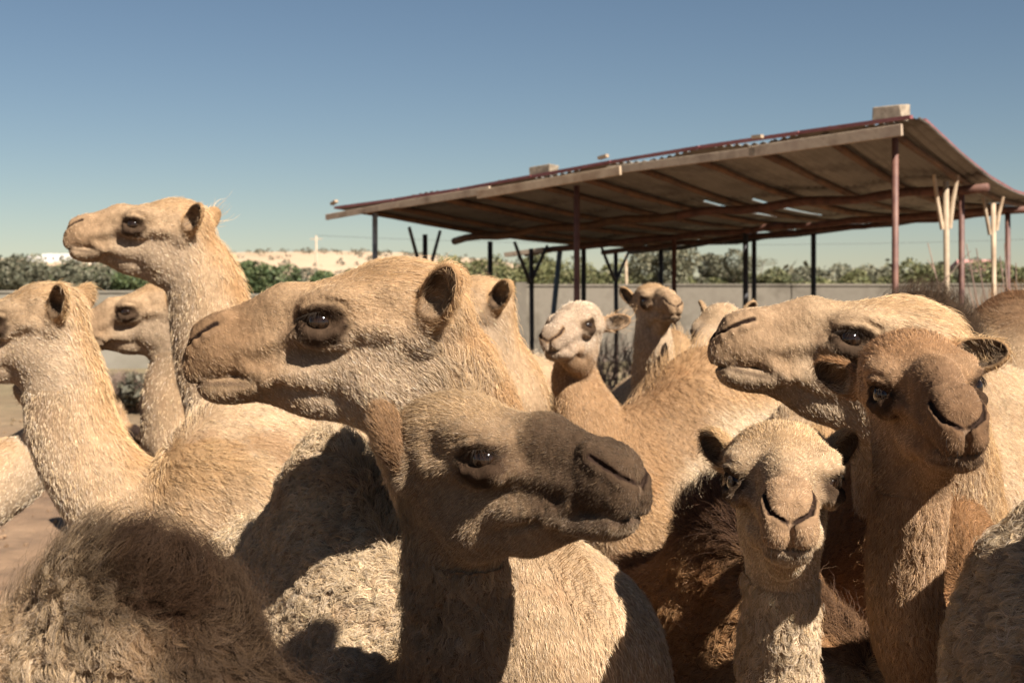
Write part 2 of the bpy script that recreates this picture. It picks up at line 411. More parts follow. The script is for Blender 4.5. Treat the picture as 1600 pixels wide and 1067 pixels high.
    ml = [(.285, -.121 * mh - op), (.235, -.116 * mh), (.190, -.106 * mh), (.155, -.099), (.128, -.106)]
    o.append((Slab(compose(f, (0, 0, 0)), np.array(ml) * s, .0018 * s + op * .3, .004 * s, .2), 'd', .007 * s))
    for sg in (1, -1):  # fold behind the mouth corner, loose lip
        o.append((Seg(f, YY((.150, .040 * sg, -.088)) * s, YY((.112, .046 * sg, -.108)) * s, .008 * s, .007 * s), 'u', .024 * s))
        o.append((Seg(f, YY((.215, .026 * sg, -.126 * mh)) * s, YY((.135, .034 * sg, -.120)) * s, .014 * s, .013 * s), 'u', .016 * s))
    # ears
    ears = []
    for sg in (1, -1):
        e = np.array(p.get('ear_l' if sg > 0 else 'ear_r', p.get('ear', (-.42, .50, .75))), np.float32); e[1] *= sg; e /= np.linalg.norm(e)
        root = np.array((-.180, .074 * yw * sg, p.get('ez', 0.0)), np.float32)
        opn = np.array(p.get('eopen', (.45, .85, .0)), np.float32); opn[1] *= sg
        opn -= e * (opn @ e); opn /= np.linalg.norm(opn); sd = np.cross(e, opn)
        R = np.stack([opn, sd, e], 1)
        el = p.get('el', 1.0)
        c0 = root + e * .058 * el
        fo = compose(f, c0 * s, R); fi = compose(f, (c0 + opn * .013 + e * .006 * el) * s, R)
        o.append((Shell(Ell(fo, np.array((.023, .038, .070 * el)) * s), Ell(fi, np.array((.0235, .028, .056 * el)) * s)), 'u', .006 * s))
        o.append((Seg(f, (root - e * .03) * s, (root + e * .012) * s, .030 * s, .021 * s), 'u', .022 * s))
        ears.append((c0 * s, R, el, e))
    return o, ears, npath
def body_ops(f, s, p):
    o = []; b = p.get('barrel', 1.0); hh = p.get('hump', 1.0)
    def E(c, r, k=.12, R=I3): o.append((Ell(compose(f, np.array(c) * s, R), np.array(r) * s), 'u', k * s))
    def S(a, b_, ra, rb, k=.08, sy=1.0): o.append((Seg(f, np.array(a) * s, np.array(b_) * s, ra * s, rb * s, sy), 'u', k * s))
    E((0, 0, 1.28), (.60, .31 * b, .37)); E((.40, 0, 1.25), (.30, .24, .36)); E((.30, 0, 1.50), (.28, .13, .17))
    E((-.50, 0, 1.38), (.30, .24 * b, .27)); E((-.62, 0, 1.30), (.17, .20, .25))
    hd = p.get('humpdrop', 0.0); E((-.02, 0, 1.60 - hd * .5), (.34, .17, .24)); E((-.03, 0, 1.78 - hd), (.21 * hh, .11, .19 * hh), .14)
    S((-.3, 0, 1.56), (-.72, 0, 1.42), .13, .10, .12); S((.1, 0, 1.58), (.55, 0, 1.42), .12, .12, .14)
    E((.62, 0, .98), (.07, .06, .05), .05)
    for sg in (1, -1):
        E((.42, .19 * sg, 1.22), (.15, .09, .28), .10, rot(0, 12, 0)); E((-.50, .17 * sg, 1.18), (.21, .105, .34), .10, rot(0, -10, 0))
        for pts in ([(.42, .18, 1.08, .11), (.40, .17, .92, .085), (.43, .165, .62, .052), (.43, .165, .55, .060), (.43, .165, .48, .045), (.42, .165, .20, .036), (.43, .165, .12, .045), (.47, .165, .05, .055)],
                    [(-.46, .17, 1.05, .15), (-.40, .18, .90, .12), (-.56, .175, .66, .055), (-.60, .17, .58, .058), (-.58, .17, .50, .045), (-.54, .17, .20, .038), (-.53, .17, .12, .046), (-.49, .17, .05, .055)]):
            for q, r in zip(pts[:-1], pts[1:]): S((q[0], q[1] * sg, q[2]), (r[0], r[1] * sg, r[2]), q[3], r[3], .035)
        for fx in (.50, -.46): E((fx, .165 * sg, .028), (.11, .085, .03), .03)
    tl = [(-.74, 0, 1.38, .05), (-.83, 0, 1.22, .038), (-.85, 0, 1.0, .025), (-.845, 0, .80, .03), (-.84, 0, .68, .022)]
    for q, r in zip(tl[:-1], tl[1:]): S(q[:3], r[:3], q[3], r[3], .03)
    return o
CAMEL_GROUP = 'camels crowded together in the pen'
def strands(root_o, nm, P0, N, comb, L, col, lift, curl, cell, clw, rad, seed, npt=4, grav=.25, stiff=.0):
    """hair curves from per-strand arrays, world space in, root-local out"""
    n = len(P0)
    if n < 5: return None
    clw_ = clw if hasattr(clw, '__len__') else np.full(n, clw)
    rs = np.random.RandomState(seed)
    T = comb - N * (comb * N).sum(1, keepdims=True); T /= np.linalg.norm(T, axis=1, keepdims=True) + 1e-6
    B = np.cross(N, T)
    a1 = sn(P0, .055, seed + 1); a2 = sn(P0, .021, seed + 2); a3 = sn(P0, .016, seed + 3)
    w = curl[:, None]
    d = T * (1 - .35 * w) + B * (a1 * .55 + a2 * .9)[:, None] * w + N * (lift + .5 * a3 * curl * lift)[:, None] + rs.normal(size=(n, 3)) * (.13 + .16 * (L < .016))[:, None]
    d /= np.linalg.norm(d, axis=1, keepdims=True)
    P = np.empty((n, npt, 3), np.float32); P[:, 0] = P0 - N * .0015
    st = (L / (npt - 1))[:, None]
    L2 = B * (sn(P0, .018, seed + 5))[:, None] + T * (sn(P0, .018, seed + 6))[:, None]
    for i in range(1, npt):
        P[:, i] = P[:, i - 1] + d * st
        d = d + T * .22 * (1 - w) + L2 * w * .8 - N * (np.minimum(lift, .7)[:, None] * (.30 + .25 * w)) + np.array((0, 0, -grav)) * (.25 + .3 * i) * .6 + rs.normal(size=(n, 3)) * .06
        d /= np.linalg.norm(d, axis=1, keepdims=True)
    ph = (sn(P0, .045, seed + 12) * 3.2 + sn(P0, .015, seed + 13) * 1.2 + rs.normal(size=n) * .35)
    for i in range(1, npt):
        am = (.20 * L * curl * (i / (npt - 1)) ** .6)[:, None]; an = ph + i * 2.3
        P[:, i] += am * (T * np.cos(an)[:, None] + B * np.sin(an)[:, None])
    # clumping: strands of one jittered cell lean to their common tip
    Q = P0 + np.stack([sn(P0, .03, seed + 8), sn(P0, .03, seed + 9), sn(P0, .03, seed + 10)], 1) * (cell * .6)[:, None]
    key = np.floor(Q / np.maximum(cell, .002)[:, None]).astype(np.int64)
    h = (key[:, 0] * 73856093) ^ (key[:, 1] * 19349663) ^ (key[:, 2] * 83492791)
    _, inv = np.unique(h, return_inverse=True); inv = inv.ravel()
    cnt = np.bincount(inv).astype(np.float32)
    off = P - P0[:, None, :]
    for c in range(3):
        cr = (np.bincount(inv, P0[:, c]) / cnt)[inv]
        for i in range(1, npt):
            mean = (np.bincount(inv, P[:, i, c]) / cnt)[inv]
            P[:, i, c] += (mean - P[:, i, c]) * clw_ * (i / (npt - 1)) ** 1.2
    cv = rs.normal(size=len(cnt)).astype(np.float32)[inv]
    mot = sn(P0, .012, seed + 20) * .5 + sn(P0, .03, seed + 21) * .5
    mot = mot + sn(P0, .0065, seed + 22) * .7
    col = col * np.exp(rs.normal(size=n) * .17 + cv * .10 + mot * (.14 + .10 * (L < .016)))[:, None] * np.exp(np.outer(rs.normal(size=n) * .12, (0, -.3, -1)))
    crv = bpy.data.hair_curves.new(nm)
    crv.add_curves([npt] * n)
    M = np.array(root_o.matrix_world.inverted() if False else Matrix.Rotation(-root_o.rotation_euler.z, 4, 'Z') @ Matrix.Translation(-root_o.location), np.float32)
    W = P.reshape(-1, 3) @ M[:3, :3].T + M[:3, 3]
    crv.attributes['position'].data.foreach_set('vector', W.astype(np.float32).ravel())
    ra = crv.attributes.get('radius') or crv.attributes.new('radius', 'FLOAT', 'POINT')
    tap = np.linspace(1, .18, npt, dtype=np.float32)
    ra.data.foreach_set('value', (rad[:, None] * tap[None, :]).astype(np.float32).ravel())
    ca = crv.attributes.new('Fur', 'FLOAT_COLOR', 'CURVE')
    cc = np.ones((n, 4), np.float32); cc[:, :3] = np.clip(col, 0.004, .9)
    ca.data.foreach_set('color', cc.ravel())
    crv.materials.append(MAT['fur'])
    return obj(nm, crv, root_o)

def make_camel(C):
    s = C['s']; hs = C.get('hs', s); p = C.get('shape', {})
    bx, by, bh = C['body']; root = empty('camel', (bx, by, 0), math.radians(bh))
    tag(root, C['label'], 'camel', CAMEL_GROUP)
    bf = frame((bx, by, 0), rot(0, 0, bh))
    hp = np.array(P3(*C['head']), np.float32)
    yaw, pitch, roll = C['pose']
    R = np.array(Matrix.Rotation(math.radians(yaw), 3, 'Z') @ Matrix.Rotation(math.radians(-pitch), 3, 'Y') @ Matrix.Rotation(math.radians(roll), 3, 'X'), np.float32)
    hf = frame(hp, R)
    ho, ears, npath = head_ops(hf, hs, p)
    bo = body_ops(bf, s, p)
    # neck
    poll = hf[0] + hf[1] @ (np.array((-.135, 0, -.035), np.float32) * hs)
    base = bf[0] + bf[1] @ (np.array((.50, 0, 1.27), np.float32) * s)
    base0 = bf[0] + bf[1] @ (np.array((.30, 0, 1.28), np.float32) * s)
    mid = [np.array(P3(*q[:3])) for q in C['neck']]
    rad = [.100 * hs] + [q[3] for q in C['neck']] + [.205 * s, .24 * s]
    ctrl = [poll] + mid + [base, base0]
    cs = catmull([np.append(c, r) for c, r in zip(ctrl, rad)], 6)
    cs = np.array(cs, np.float32)
    hl = hf[1][:, 1]; bl = bf[1][:, 1]
    no = []; nseg = len(cs) - 1
    for i in range(nseg):
        a, b = cs[i], cs[i + 1]; t = (b[:3] - a[:3]); t /= np.linalg.norm(t) + 1e-9
        u = i / nseg; lat = hl * (1 - u) + bl * u; lat = lat - t * (lat @ t); lat /= np.linalg.norm(lat) + 1e-9
        Rn = np.stack([t, lat, np.cross(t, lat)], 1)
        no.append((Seg((a[:3], Rn), (0, 0, 0), (float(np.linalg.norm(b[:3] - a[:3])), 0, 0), a[3], b[3], .74), 'u', .008 if i < nseg - 7 else .06))
    # cut between the fine head grid and the coarse body grid
    arc = np.concatenate([[0], np.cumsum(np.linalg.norm(np.diff(cs[:, :3], axis=0), axis=1))])
    ci = int(np.searchsorted(arc, C.get('cut', .19) * hs)); ci = min(max(ci, 1), nseg - 1)
    cc = cs[ci, :3]; ct = cs[ci + 1, :3] - cs[ci - 1, :3]; ct /= np.linalg.norm(ct)
    nl = (cc - hf[0]) @ hf[1]; m = .13 * hs
    lo = np.minimum(np.array((-.30, -.21, -.24)) * hs, nl - m); hi = np.maximum(np.array((.285, .21, .19)) * hs, nl + m)
    Vh, Qh = sculpt(ho[:5] + [(x[0], 'u', .025 * hs if j < 2 else .006) for j, x in enumerate(no[:ci + 5])] + ho[5:], hf, lo, hi, C['hv'])
    nb_ = (cs[:, :3] - bf[0]) @ bf[1]
    blo = np.minimum(np.array((-1.0, -.46, -.02)) * s, (nb_ - cs[:, 3:4] - .05).min(0)); bhi = np.maximum(np.array((.85, .46, 2.12)) * s, (nb_ + cs[:, 3:4] + .05).max(0))
    Vb, Qb = sculpt(bo + no, bf, blo, bhi, C['bv'])
    fh = Vh[Qh].mean(1); Qh = Qh[((fh - cc) @ ct) < C['bv'] * 1.2]
    fb = Vb[Qb].mean(1); dd_ = ((fb[:, None, :] - cs[None, :, :3]) ** 2).sum(-1); nr_ = dd_.argmin(1); near = (nr_ <= ci + 1) & (np.sqrt(dd_.min(1)) < cs[nr_, 3] * 1.35)
    Qb = Qb[~((((fb - cc) @ ct) < -C['bv'] * .3) & near)]
    V = np.concatenate([Vh, Vb]); Q = np.concatenate([Qh, Qb + len(Vh)])
    use = np.zeros(len(V), bool); use[Q.ravel()] = True
    idx = np.cumsum(use) - 1; V = V[use]; Q = idx[Q].astype(np.int32)
    ish = (np.arange(len(use)) < len(Vh))[use].astype(np.float32)
    N, fn = vnormals(V, Q)
    # outward check
    cen = V.mean(0)
    if (np.einsum('ij,ij->i', fn, V[Q].mean(1) - cen)).sum() < 0: Q = Q[:, ::-1]; N = -N; fn = -fn
    # ---- coordinates for colouring and combing
    h3 = (V - hf[0]) @ hf[1] / hs; b3 = (V - bf[0]) @ bf[1] / s
    d2 = ((V[:, None, :] - cs[None, ::2, :3]) ** 2).sum(-1) if len(V) < 400000 else None
    if d2 is None: d2 = np.concatenate([((c[:, None, :] - cs[None, ::2, :3]) ** 2).sum(-1) for c in np.array_split(V, 8)])
    ni = d2.argmin(1); nd = np.sqrt(d2.min(1)); ncs = cs[::2]
    tang = np.gradient(ncs[:, :3], axis=0); tang /= np.linalg.norm(tang, axis=1, keepdims=True)
    nrad = ncs[ni, 3]
    headw = ss(-.26, -.16, h3[:, 0]) * ss(.45, .34, np.linalg.norm(h3, axis=1)) * ish
    inb = ss(.60, .42, b3[:, 0]) * (1 - ish)
    neckw = np.clip(1 - headw - inb * ss(1.0, 1.5, nd / nrad), 0, 1) * (nd < nrad * 1.5)
    bodyw = np.clip(1 - headw - neckw, 0, 1)
    # neck "back" side: up-ish direction perpendicular to tangent
    tn = tang[ni]; latn = np.cross(tn, V - ncs[ni, :3])
    crest = np.cross(bf[1][:, 1] * .5 + hf[1][:, 1] * .5, -tn); crest /= np.linalg.norm(crest, axis=1, keepdims=True) + 1e-6
    back = ((V - ncs[ni, :3]) * -crest).sum(1) / (nrad + 1e-6)
    if C.get('flipcrest'): back = -back
    K = C['coat']; sd = C['seed']
    yw = p.get('yw', 1.10); x = h3[:, 0]; tw = ss(.03, .13, x); y = np.abs(h3[:, 1]) / (yw * (1 - tw) + p.get('mw', 1.0) * tw); z = h3[:, 2]
    col = np.tile(np.array(K['base'], np.float32), (len(V), 1))
    big = sn(V, .35, sd); med = sn(V, .09, sd + 1); fine = sn(V, .03, sd + 2)
    # body
    col = lerpc(col, K['pale'], np.clip(bodyw * (ss(1.25, .8, b3[:, 2]) * .7 + .35 * ss(.0, 1, big)), 0, 1))
    if 'side' in K: col = lerpc(col, K['side'][0], bodyw * ss(K['side'][1] + .03, K['side'][1] - .03, b3[:, 0] + .03 * med) * ss(K['side'][2], K['side'][2] - .12, b3[:, 2]))
    hc = K.get('hump', K['ochre']); ha = K.get('humpa', .5); hz = K.get('humpz', 1.70)
    spine = ss(hz, hz + .16, b3[:, 2] + .03 * med) + ss(K.get('spw', .09), K.get('spw', .09) * .4, np.abs(b3[:, 1]) + .02 * med) * ss(1.36, 1.5, b3[:, 2]) * K.get('spine', .3) * (ss(.12, -.12, b3[:, 0] + .05 * med) if K.get('rear') else 1)
    col = lerpc(col, hc, np.clip(bodyw * ha * spine, 0, 1))
    # neck
    col = lerpc(col, K['ochre'], np.clip(neckw * ss(.15, .9, back + .25 * med) * .85, 0, 1))
    col = lerpc(col, K['pale'], np.clip(neckw * ss(-.1, -.6, back) * K.get('throat', .4), 0, 1))
    # head
    col = lerpc(col, K['pale'], headw * ss(.015, -.05, z) * ss(.12, .02, x) * .75)
    col = lerpc(col, K['ochre'], headw * ss(.045, .085, z + .01 * med) * .6)
    mz = ss(K.get('mx', .07), K.get('mx', .07) + .09, x + .014 * med + .010 * fine + .014 * sn(V, .011, sd + 14)) * ss(-.125, -.09, z)
    col = lerpc(col, K['muzzle'], headw * mz * K.get('muza', .6))
    col = lerpc(col, K['chin'], headw * ss(.09, .14, x) * ss(-.088, -.108, z) * .45)
    lipd = np.abs(z + .115); col = lerpc(col, (.07, .045, .035), headw * ss(.13, .16, x) * ss(.008, .001, lipd) * .6)
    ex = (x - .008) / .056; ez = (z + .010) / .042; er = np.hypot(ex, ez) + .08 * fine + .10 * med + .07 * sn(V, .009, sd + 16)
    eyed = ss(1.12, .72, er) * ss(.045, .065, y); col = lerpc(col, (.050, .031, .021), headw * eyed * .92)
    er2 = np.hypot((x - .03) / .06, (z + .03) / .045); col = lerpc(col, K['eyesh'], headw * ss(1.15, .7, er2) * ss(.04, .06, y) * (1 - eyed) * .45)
    # nostril inside
    nd_ = np.full(len(V), 9.0, np.float32)
    for a, b in zip(npath[:-1], npath[1:]):
        a = np.array(a, np.float32); b = np.array(b, np.float32); ab = b - a
        q = np.stack([h3[:, 0], np.abs(h3[:, 1]), h3[:, 2]], 1); t = np.clip(((q - a) @ ab) / (ab @ ab), 0, 1); nd_ = np.minimum(nd_, np.linalg.norm(q - a - t[:, None] * ab, axis=1))
    nlow = ss(-.002, -.01, z + .0035 - np.interp(x, [q_[0] for q_ in npath[::-1]], [q_[2] for q_ in npath[::-1]]))
    col = lerpc(col, (.05, .032, .025), headw * ss(.0085, .004, nd_) * (1 - nlow))
    col = lerpc(col, K.get('flap', (.36, .27, .20)), headw * ss(.017, .008, nd_) * nlow * .7)
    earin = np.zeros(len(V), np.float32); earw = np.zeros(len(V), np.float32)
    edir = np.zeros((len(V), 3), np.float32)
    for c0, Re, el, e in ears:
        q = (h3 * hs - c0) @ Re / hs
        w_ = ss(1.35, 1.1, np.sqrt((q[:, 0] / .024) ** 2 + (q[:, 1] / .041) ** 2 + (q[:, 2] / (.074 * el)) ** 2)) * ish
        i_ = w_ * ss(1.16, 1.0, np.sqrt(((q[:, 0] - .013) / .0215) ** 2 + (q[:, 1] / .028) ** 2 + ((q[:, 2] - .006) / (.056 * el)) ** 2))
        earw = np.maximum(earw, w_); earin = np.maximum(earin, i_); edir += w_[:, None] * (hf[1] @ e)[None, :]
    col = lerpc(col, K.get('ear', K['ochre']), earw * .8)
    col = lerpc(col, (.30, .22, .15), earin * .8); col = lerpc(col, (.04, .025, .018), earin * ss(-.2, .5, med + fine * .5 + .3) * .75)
    stain = ss(.25, 1.0, sn(V, .22, sd + 15) + .45 * med + .25 * fine) * (bodyw + .6 * neckw)   # dung and dust stains
    col = col * (1 - stain[:, None] * np.array((.26, .33, .38), np.float32)) * (1 + .15 * big + .10 * med + .06 * fine)[:, None] * np.array(C.get('tint', (1, .975, .915)), np.float32)
    for fx in C.get('patches', []):   # own markings: (centre px,py,D, radius, colour, amount)
        pc = np.array(P3(*fx[0]), np.float32); dd = np.linalg.norm((V - pc) / np.array(fx[1], np.float32), axis=1)
        col = lerpc(col, fx[2], ss(1.15, .75, dd + .12 * med + .08 * fine) * fx[3] * (1 - eyed * headw) * (1 - headw * ss(.014, .006, nd_)) * (1 - earw * .6))
    col = np.clip(col, .004, .85)
    # relief of wool and folds
    wool = K.get('wool', 0.3) * (bodyw + neckw * K.get('neckwool', .8))
    V = V + N * ((wool * (.009 * sn(V, .10, sd + 5) + .005 * sn(V, .04, sd + 6))) * ss(.1, .9, np.ones(len(V))))[:, None]
    V = V + N * (headw * (.0007 * sn(V, .022, sd + 7) + .0005 * ss(.05, .12, x) * sn(h3 * np.float32([1, .25, .35]), .011, sd + 8) + .0005 * sn(V, .012, sd + 9)))[:, None]
    # ---- body mesh in root space
    Mi = np.array(Matrix.Rotation(-math.radians(bh), 3, 'Z'), np.float32); loc = np.array((bx, by, 0), np.float32)
    me = mesh_np('body', (V - loc) @ Mi.T, Q, MAT['skin'], True, col * np.array((.62, .58, .56), np.float32))
    obj('body', me, root)
    # ---- eyes
    for sg in (1, -1):
        c = hf[0] + hf[1] @ (np.array((.008, (.0715 * yw - .0005) * sg, -.0035), np.float32) * hs)
        eo = obj('eye', EYE, root); eo.location = Vector((c - loc) @ Mi.T); eo.scale = (hs * .0232,) * 3
    # ---- coat
    fr = C['fur']; wpx = fr.get('w', 1.0)
    a = V[Q[:, 0]]; fcn = fn / (np.linalg.norm(fn, axis=1, keepdims=True) + 1e-12)
    area = np.linalg.norm(fn, axis=1) * .5
    fc = V[Q].mean(1); tocam = np.array((0, 0, H), np.float32) - fc; dist = np.linalg.norm(tocam, axis=1); facing = (fcn * tocam).sum(1) / dist
    pxx = CX + F * fc[:, 0] / np.maximum(fc[:, 1], .2); pyy = HY - F * (fc[:, 2] - H) / np.maximum(fc[:, 1], .2)
    vis = (facing > -.45) & (pxx > -160) & (pxx < 1760) & (pyy < 1210) & (fc[:, 1] > .4)
    # length field at verts
    Lh = (.0062 + .003 * ss(.1, -.1, x) + .012 * ss(.03, .08, z) * ss(-.02, -.1, x) + .014 * ss(-.14, -.24, x)) * ss(.0, .25, 1 - eyed) * hs
    Lh = Lh * (1 - .25 * ss(.1, .2, x)); Lh = np.maximum(Lh, .006)
    Lh = Lh * (1 - earw) + earw * .011 * hs
    Ln = fr.get('neck', .022) * (1 + .9 * ss(.2, .9, back))
    Lb = fr.get('body', .02) * (1 + .3 * big)
    hz2 = K.get('hairz', hz); hairy = ss(hz2, hz2 + .18, b3[:, 2]) * ss(.16, .05, np.abs(b3[:, 1])) + .7 * ss(.06, .02, np.abs(b3[:, 1])) * ss(1.4, 1.55, b3[:, 2])
    Lb = Lb + fr.get('humphair', .04) * np.clip(hairy, 0, 1)
    L = headw * Lh + neckw * Ln + bodyw * Lb; L = np.where(nd_ * ish + 9 * (1 - ish) < .012, .0008, L)
    L = np.where((er < .62) & (y > .05) & (headw > .5), .001, L)
    fw, up = hf[1][:, 0], hf[1][:, 2]; hl_ = hf[1][:, 1]
    ch = -fw[None, :] * 1.0 - up[None, :] * (.55 * ss(.03, -.05, z))[:, None] + up[None, :] * (.0)
    ch = ch * (1 - earw)[:, None] + edir
    cb = -bf[1][:, 0][None, :] * .8 - np.array((0, 0, 1.0))[None, :] * .7
    cb = cb * (1 - hairy)[:, None] + (np.array((0, 0, 1.0))[None, :] * .9 - bf[1][:, 0][None, :] * fr.get('humplean', .5)) * hairy[:, None]
    comb = headw[:, None] * ch + neckw[:, None] * (tn * .9 + crest * .0 + np.array((0, 0, -.4))) + bodyw[:, None] * cb
    curl = headw * .05 + neckw * K.get('neckcurl', .5) + bodyw * K.get('curl', .5); curl = curl * (1 - .6 * np.clip(hairy * bodyw, 0, 1))
    lift = headw * .42 + neckw * .6 + bodyw * (.55 + 1.5 * np.clip(hairy, 0, 1)); lift = lift + earw * .25
    cell = headw * .006 + neckw * K.get('ncell', .016) + bodyw * K.get('cell', .016)
    rs = np.random.RandomState(sd)
    mult = fr.get('n', 1.0)
    Lf = L[Q].mean(1); far = ss(3.3, 4.5, dist); wf = dist * (.00036 - .00010 * far) * wpx
    dens = 2.1 / (wf * np.maximum(Lf, .006)) * mult
    ex_n = area * dens * vis
    n = int(min(ex_n.sum(), fr.get('max', 90000)))
    pr = ex_n / ex_n.sum(); fi = rs.choice(len(Q), n, p=pr)
    u = rs.rand(n, 1); v = rs.rand(n, 1); q = Q[fi]
    wts = np.concatenate([(1 - u) * (1 - v), u * (1 - v), u * v, (1 - u) * v], 1).astype(np.float32)
    def itp(A): return (A[q] * (wts[..., None] if A.ndim == 2 else wts)).sum(1)
    P0 = itp(V); Nn = itp(N); Nn /= np.linalg.norm(Nn, axis=1, keepdims=True) + 1e-9
    Ls = itp(L) * np.exp(rs.normal(size=n) * .28)
    rad_ = np.maximum(dist[fi] * (.00018 - .00005 * far[fi]) * wpx, .00022)
    strands(root, 'fur_coat', P0.astype(np.float32), Nn.astype(np.float32), itp(comb).astype(np.float32), Ls, itp(col) * 1.12, itp(lift), itp(curl), itp(cell), itp(headw * .12 + (1 - headw) * fr.get('clump', .55)), rad_, sd + 50, 5 if fr.get('lash') or fr.get('wild') else 4)['kind'] = 'stuff'
    # long wild hairs on the hump and crest
    if fr.get('wild'):
        hv = (bodyw * np.clip(hairy, 0, 1) ** 2 + neckw * .25 * ss(.5, .95, back) + headw * .25 * ss(-.16, -.22, x) * ss(.04, .08, z))[Q].mean(1) * area * vis
        nw = fr['wild']; fi = rs.choice(len(Q), nw, p=hv / hv.sum()); q = Q[fi]; u = rs.rand(nw, 1); v = rs.rand(nw, 1)
        wts = np.concatenate([(1 - u) * (1 - v), u * (1 - v), u * v, (1 - u) * v], 1).astype(np.float32)
        P0 = itp(V); Nn = itp(N); hair_l = fr.get('wildlen', .09) * rs.uniform(.35, 1.2, nw) * (.35 + .65 * itp(bodyw))
        strands(root, 'crest_hair', P0.astype(np.float32), Nn.astype(np.float32), itp(comb).astype(np.float32), hair_l, itp(col) * .35 + np.array(hc) * .65, np.full(nw, 2.0), np.full(nw, .25), np.full(nw, .02), .35, np.maximum(dist[fi] * .00013, .0002), sd + 90, 6, .12)['kind'] = 'stuff'
    # eyelashes and whiskers
    if fr.get('lash'):
        PL = []; NL = []; CL = []; LL = []
        for sg in (1, -1):
            for j in range(46):
                t = rs.rand(); ang = t * 2 - 1
                PL.append((.006 + .036 * ang, (.0935 - .010 * abs(ang)) * yw * sg, .0160 - .009 * ang * ang)); NL.append((.25 * ang + .25, 1.0 * sg, .1)); CL.append((1.1 * ang + .2, 1.1 * sg, -.42)); LL.append(rs.uniform(.014, .026))
            for j in range(38):
                PL.append((rs.uniform(.19, .262), rs.uniform(.012, .038) * sg, rs.uniform(-.10, -.055))); NL.append((.5, 1.0 * sg, -.2)); CL.append((.6, .6 * sg, -.6)); LL.append(rs.uniform(.012, .045))
        toW = lambda A: (np.array(A, np.float32) @ hf[1].T).astype(np.float32)
        PL = toW(np.array(PL) * hs) + hf[0]; NL = toW(NL); NL /= np.linalg.norm(NL, axis=1, keepdims=True)
        nn = len(PL); cl = np.tile(np.array((.02, .014, .01), np.float32), (nn, 1))
        strands(root, 'eyelashes', PL, NL, toW(CL), np.array(LL) * hs, cl, np.full(nn, .7), np.full(nn, .0), np.full(nn, .004), .1, np.full(nn, .00035), sd + 70, 5, .0)
    return root
# ------------------------------------------------------------------ the herd
def coat(base, pale, ochre, muzzle, chin, eyesh, **k):
    d = dict(base=base, pale=pale, ochre=ochre, muzzle=muzzle, chin=chin, eyesh=eyesh); d.update(k); return d
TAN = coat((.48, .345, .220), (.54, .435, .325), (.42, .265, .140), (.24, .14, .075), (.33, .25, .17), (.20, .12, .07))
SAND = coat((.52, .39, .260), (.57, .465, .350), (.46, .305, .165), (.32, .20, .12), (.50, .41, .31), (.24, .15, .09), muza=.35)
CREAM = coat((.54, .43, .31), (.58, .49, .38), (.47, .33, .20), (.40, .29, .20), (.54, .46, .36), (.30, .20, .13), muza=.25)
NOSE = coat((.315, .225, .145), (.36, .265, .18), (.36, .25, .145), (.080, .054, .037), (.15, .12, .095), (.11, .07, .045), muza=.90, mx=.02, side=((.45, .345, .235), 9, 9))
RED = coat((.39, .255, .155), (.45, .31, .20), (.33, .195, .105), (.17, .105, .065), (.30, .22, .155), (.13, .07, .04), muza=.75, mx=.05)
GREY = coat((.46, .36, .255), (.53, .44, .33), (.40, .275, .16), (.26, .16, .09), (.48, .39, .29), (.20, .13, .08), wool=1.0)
def cv(c, **k): d = dict(c); d.update(k); return d
HERD = []
def add(label, seed, s, hs, head, pose, neck, body, coat, hv, bv, **k):
    if head[2] > 3.5:
        k['fur'] = dict(dict(neck=.014, body=.012, clump=.25), **k.get('fur', {})); k['fur']['neck'] = min(k['fur']['neck'], .015); coat = dict(dict(neckcurl=.3, curl=.3, ncell=.012), **coat)
    HERD.append(dict(label=label, seed=seed, s=s, hs=hs, head=head, pose=pose, neck=neck, body=body, coat=coat, hv=hv, bv=bv, **k))
add('large tan camel in sharp profile facing left, its head the biggest in the centre', 11, .88, 1.0,
    (517, 499, 2.6), (180, 0, 0), [(672, 610, 2.68, .135), (735, 790, 2.95, .155), (715, 960, 3.3, .18)], (-.17, 4.15, -95),
    cv(TAN, neckcurl=.75, ncell=.014), .0030, .014, cut=.16, fur=dict(neck=.022, lash=1, max=260000, w=.72, n=1.25, clump=.7))
add('dark-nosed young camel with brown muzzle turned right and a thick woolly neck, nearest the lens', 23, .80, .88,
    (798, 708, 2.15), (-39, 6, 0), [(716, 850, 2.30, .092), (718, 1120, 2.42, .112)], (-.36, 3.02, -57),
    cv(NOSE, wool=1.0, neckcurl=1.0, ncell=.022, curl=1.0, cell=.028, humpz=3, ear=(.17, .095, .05)), .0028, .010, cut=.16,
    fur=dict(neck=.024, body=.026, lash=1, max=330000, w=.78, clump=.85, n=1.25), shape=dict(jd=.90, mh=.94, ear_r=(-.16, .32, .93), eopen=(-1, .2, .0), el=.88))
add('cream-faced young camel looking straight at the lens with a woolly pale neck', 31, .735, .865,
    (1224, 752, 2.35), (-98, 4, 0), [(1222, 900, 2.46, .080), (1225, 1080, 2.54, .092)], (.50, 3.10, -62),
    cv(SAND, muza=.6, mx=.11, wool=.8, neckcurl=.9, ncell=.018, curl=.6, cell=.03, hump=(.075, .042, .028), humpa=.95, humpz=1.70, spine=.8, side=((.30, .17, .085), 9, 9)), .0028, .012, cut=.15,
    fur=dict(neck=.020, body=.022, lash=1, max=220000, w=.8, n=1.2, clump=.8, humphair=.05, wild=1500), shape=dict(mh=.86, yw=1.18, mw=.86, lipw=1.3, ear=(-.40, .72, .62), ez=.022, el=.78, eopen=(.3, .9, .1)))
